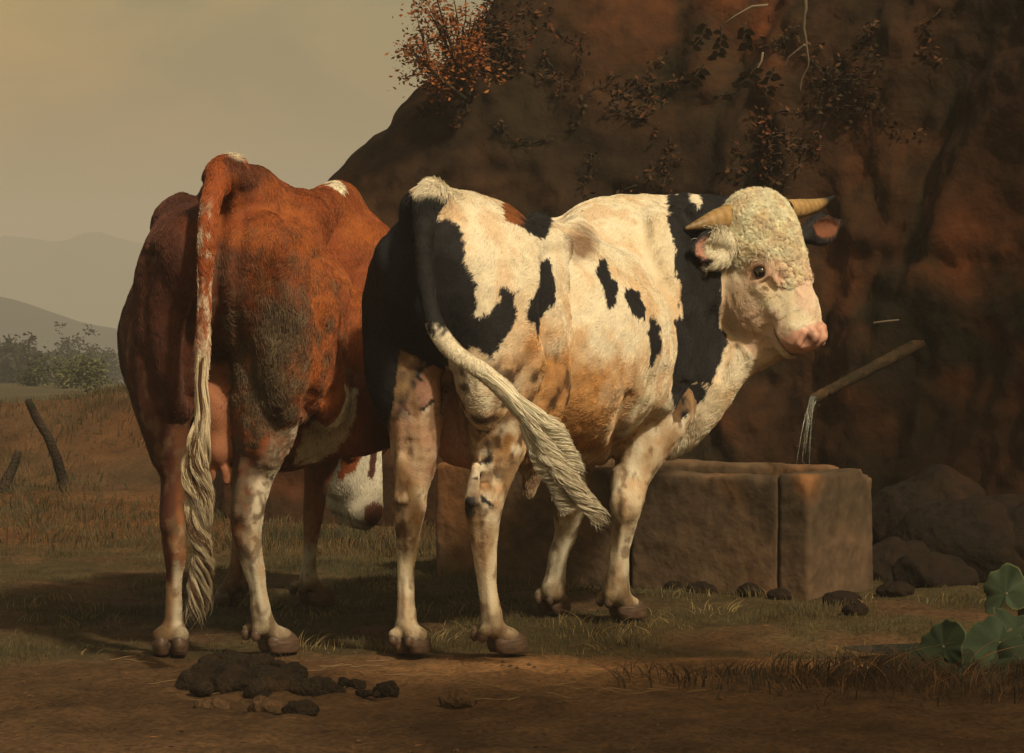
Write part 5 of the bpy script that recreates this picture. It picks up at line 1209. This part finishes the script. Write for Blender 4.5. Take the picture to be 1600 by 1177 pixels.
# ---- creepers and leaves on the cliff
rs = np.random.RandomState(630)
cu, cv = project(CV2); ok = (CV2[:, 2] > .6) & (CV2[:, 1] < 15.5) & (CV2[:, 1] > 9)
def wgt(u, v, su, sv): return np.exp(-(((cu - u) / su) ** 2 + ((cv - v) / sv) ** 2))
wt = ok * (.9 * wgt(1210, 130, 60, 50) + .5 * wgt(1120, 240, 130, 60) + .6 * wgt(1030, 170, 80, 60) + .5 * wgt(900, 70, 60, 35) + .25 * wgt(1380, 100, 120, 60) + .3 * wgt(880, 230, 60, 60) + .6 * wgt(740, 60, 50, 70)) * np.clip(noise(CV2, 3, 631) + .2 + .3 * noise(CV2, 9, 633), 0, 1) ** 3
ids = np.nonzero(wt > 1e-4)[0]; SP = CV2[ids]; SN = (CN * np.sign((CN * nrm).sum(1))[:, None])[ids]; wi = wt[ids] / wt[ids].sum()
twigs = []; lp = []
for k in range(95):
    a_ = rs.choice(len(ids), p=wi); p = SP[a_].copy(); d = rs.normal(size=3); d[2] = -abs(d[2]) * .8 - .2; pp = [p + SN[a_] * .012]
    for st in range(rs.randint(7, 15)):
        d = d / np.linalg.norm(d) + rs.normal(size=3) * .45; d -= SN[a_] * (d @ SN[a_]) * .7; d /= np.linalg.norm(d); p = p + d * .042
        a_ = np.argmin(((SP - p) ** 2).sum(1)); p = p * .4 + SP[a_] * .6; pp.append(p + SN[a_] * (.012 + .018 * rs.rand()))
        for _ in range(rs.randint(2, 6)): lp.append(pp[-1] + rs.normal(size=3) * .016 + SN[a_] * .008)
    twigs.append(tube(pp, np.linspace(.0045, .0015, len(pp)), 4, k, .1))
lp = np.array(lp); n_ = len(lp)
tn = np.clip(.4 + noise(lp, 2.5, 632) + .25 * rs.normal(size=n_), 0, 1)[:, None]
lv, lq, lc = leaf_cloud(lp, np.full(n_, .017), np.clip((np.array([.035, .022, .009]) * (1 - tn) + np.array([.10, .034, .011]) * tn) * (1 + .2 * rs.normal(size=(n_, 1))), .003, 1), rs)
v, f = join(twigs); tag(mesh_obj('creeper_stem', v, f, m_bark), kind='stuff')
tag(mesh_obj('creeper', lv, lq, m_leaf, smooth=False, cols=lc), kind='stuff')
# rowan-like shrub overhanging the left rim of the cliff
r_ = empty('rust_shrub', P(735, 160, 14.4)); tag(r_, 'rust coloured autumn shrub overhanging the top left rim of the cliff against the sky', 'shrub')
stems = []; tips = []
for (u, v) in [(650, 62), (672, 22), (690, 60), (662, 100), (690, 120), (705, 20), (640, 75), (720, 70), (680, -10), (735, 30), (750, 80)]:
    a = P(735, 160, 14.5); b = P(u, v, 14.3 + .3 * rs.rand()); m_ = (a + b) / 2 + rs.normal(size=3) * .05; K = 7
    pp = [a * (1 - t_) ** 2 + 2 * m_ * t_ * (1 - t_) + b * t_ ** 2 for t_ in np.linspace(0, 1, K)]; stems.append(tube(pp, np.linspace(.012, .003, K), 5, 1)); tips += pp[3:]
    for _ in range(3):
        c = b + rs.normal(size=3) * np.array([.07, .1, .07]); stems.append(tube([pp[4], (pp[4] + c) / 2 + rs.normal(size=3) * .01, c], [.004, .003, .002], 4, 2)); tips.append(c)
v, f = join(stems); mesh_obj('stem', v, f, m_bark, r_)
tips = np.array(tips); k = rs.randint(0, len(tips), 3000); pts = tips[k] + rs.normal(size=(3000, 3)) * .035
tn = rs.rand(len(tips))[k][:, None]; lv, lq, lc = leaf_cloud(pts, np.full(3000, .013), np.clip((np.array([.16, .045, .014]) * (1 - tn) + np.array([.24, .09, .025]) * tn) * (1 + .25 * rs.normal(size=(3000, 1))), .004, 1), rs)
mesh_obj('crown', lv, lq, m_leaf, r_, smooth=False, cols=lc)
# pale roots hanging down the cliff
m_root, n, l, b = mat_new('pale_root'); b.inputs['Base Color'].default_value = (.15, .11, .07, 1); b.inputs['Roughness'].default_value = .8
r_ = empty('hanging_root', P(1258, 10, 12.2)); tag(r_, 'pale forked root hanging down the cliff above the bull head', 'root')
for k, (pts, r0, r1) in enumerate([([(1256, -20), (1260, 10), (1256, 28), (1255, 45), (1259, 60), (1260, 78), (1264, 95), (1262, 108), (1252, 122), (1250, 145)], .009, .003), ([(1258, 70), (1245, 80), (1232, 90), (1226, 104)], .006, .003)]):
    pp = np.array([P(u, v, 12.15 + .02 * i) for i, (u, v) in enumerate(pts)]); fine = np.linspace(0, len(pp) - 1, 30); pp = np.stack([np.interp(fine, range(len(pp)), pp[:, i]) for i in range(3)], 1)
    for _ in range(3): pp[1:-1] = (pp[:-2] + pp[2:] + 2 * pp[1:-1]) / 4
    v, f = tube(pp, np.linspace(r0, r1, 30), 8, k, .15); mesh_obj('root' if k == 0 else 'root_fork', v, f, m_root, r_)
for k, (pts, lab) in enumerate([([(1200, 8), (1175, 10), (1150, 24), (1133, 36)], 'thin pale twig arching left near the top of the cliff'), ([(1192, 82), (1190, 95), (1183, 108), (1176, 115)], 'short pale twig below the arching one, left of the forked root'), ([(1365, 505), (1385, 502), (1405, 500)], 'short pale twig lying on the cliff right of the bull muzzle')]):
    pp = [P(u, v, 12.3) for u, v in pts]; v, f = tube(pp, np.linspace(.006, .003, len(pp)), 6, k); tag(mesh_obj('twig', v, f, m_root, origin=pp[0]), lab, 'twig')
# dark pinnate leaves hanging in front of the cliff
DG = 'dark leafy sprays hanging over the cliff'
def spray(pts, Y, seed, lab, n=9, ls=.035):
    rs = np.random.RandomState(seed); pp = np.array([P(u, v, Y) for u, v in pts]); fine = np.linspace(0, len(pp) - 1, 14); pp = np.stack([np.interp(fine, range(len(pp)), pp[:, i]) for i in range(3)], 1)
    r_ = empty('leafy_spray', pp[0]); tag(r_, lab, 'leafy spray', DG)
    v, f = tube(pp, np.linspace(.005, .002, 14), 5, seed); mesh_obj('stem', v, f, m_bark, r_)
    for k in range(n):
        c = pp[2 + int(k / n * 11)]; s = 1 if k % 2 else -1; d = np.array([s * .8, rs.uniform(-.3, .1), -.5 + .3 * rs.normal()]); d /= np.linalg.norm(d); w_ = np.cross(d, [0, -1, .3]); w_ /= np.linalg.norm(w_); nz_ = np.cross(d, w_); L = ls * rs.uniform(.8, 1.4)
        V = [c, c + d * L * .35 + w_ * L * .34 - nz_ * L * .06, c + d * L * .8 + w_ * L * .25, c + d * L * 1.15 - nz_ * L * .1, c + d * L * .8 - w_ * L * .25, c + d * L * .35 - w_ * L * .34 - nz_ * L * .06, c + d * L * .6 + nz_ * L * .06]
        mesh_obj('leaf', np.array(V), [(0, 1, 6), (1, 2, 6), (2, 3, 6), (3, 4, 6), (4, 5, 6), (5, 0, 6)], m_darkleaf, r_)
m_darkleaf, n, l, b = mat_new('dark_leaf'); b.inputs['Base Color'].default_value = (.009, .006, .003, 1); b.inputs['Roughness'].default_value = 1; b.inputs['Specular IOR Level'].default_value = 0
for k, (pts, lab) in enumerate([([(1108, 30), (1095, 60), (1070, 85)], 'dark leafy spray highest up, far left of the hanging root'), ([(1128, 40), (1125, 70), (1118, 95)], 'dark leafy spray beside the highest one'), ([(1165, 35), (1162, 60), (1172, 78)], 'dark leafy spray nearest the arching twig'),
                                ([(1100, 100), (1085, 120), (1070, 140)], 'dark leafy spray lowest on the left, over the rust patch'), ([(1185, 100), (1165, 125), (1150, 135)], 'dark round leaved spray in the middle, below the short twig'), ([(1210, 105), (1200, 130), (1195, 155)], 'dark leafy spray directly left of the forked root'), ([(1150, 145), (1130, 148), (1112, 152)], 'thin dark sprig trailing low to the left')]):
    spray(pts, 12.2, 650 + k, lab, n=9 if k < 6 else 3)

# ---- air
hz_m = bpy.data.materials.new('haze_air'); hz_m.use_nodes = True; hn = hz_m.node_tree; hn.nodes.clear()
vo = hn.nodes.new('ShaderNodeVolumePrincipled'); oo = hn.nodes.new('ShaderNodeOutputMaterial'); hn.links.new(vo.outputs[0], oo.inputs['Volume'])
vo.inputs['Density'].default_value = .0023; vo.inputs['Color'].default_value = (.85, .82, .76, 1)
hx, hy0, hy1, hz0, hz1 = 760, -70, 1420, -26, 40
v = np.array([(sx * hx, y, z) for sx in (-1, 1) for y in (hy0, hy1) for z in (hz0, hz1)], float)
o = mesh_obj('haze', v, [(0, 1, 3, 2), (4, 6, 7, 5), (0, 4, 5, 1), (2, 3, 7, 6), (0, 2, 6, 4), (1, 5, 7, 3)], hz_m, smooth=False); tag(o, kind='stuff')

# ---- pebbles and fallen leaves on the bare ground
rs = np.random.RandomState(700); parts = []
oct_v = np.array([[1, 0, 0], [0, 1, 0], [-1, 0, 0], [0, -1, 0], [0, 0, .7], [.7, .7, .3], [-.7, .7, .3], [-.7, -.7, .3], [.7, -.7, .3]]); oct_f = [(0, 5, 4), (5, 1, 4), (1, 6, 4), (6, 2, 4), (2, 7, 4), (7, 3, 4), (3, 8, 4), (8, 0, 4), (0, 1, 5), (1, 2, 6), (2, 3, 7), (3, 0, 8)]
for k in range(1100):
    p = np.array([rs.uniform(-1.7, 2.2), 6.9 + 3.6 * rs.rand() ** 1.4, 0]); r = .0022 + .009 * rs.rand() ** 3
    p[2] = ground_z(p[None])[0] - r * .15; a = rs.uniform(0, 6.28); c_, s_ = math.cos(a), math.sin(a)
    v = oct_v * r * rs.uniform(.7, 1.2, 3) * (1 + .15 * rs.normal(size=(9, 3))); v = np.column_stack([v[:, 0] * c_ - v[:, 1] * s_, v[:, 0] * s_ + v[:, 1] * c_, v[:, 2]]); parts.append((v + p, oct_f))
v, f = join(parts); tag(mesh_obj('gravel', v, f, bpy.data.materials['pale_earth'], smooth=False), kind='stuff')
n_ = 420; lp = np.column_stack([rs.uniform(-1.9, 2.3, n_), rs.uniform(6.9, 11, n_), np.zeros(n_)]); lp[:, 2] = ground_z(lp) + .006
lv, lq, lc = leaf_cloud(lp, np.full(n_, .011), np.clip(np.array([.12, .055, .02]) * rs.uniform(.4, 1.4, (n_, 1)), 0, 1), rs); lv[:, 2] = (lv[:, 2] - np.repeat(lp[:, 2], 4)) * .3 + np.repeat(lp[:, 2], 4)
tag(mesh_obj('fallen_leaves', lv, lq, m_leaf, smooth=False, cols=lc), kind='stuff')
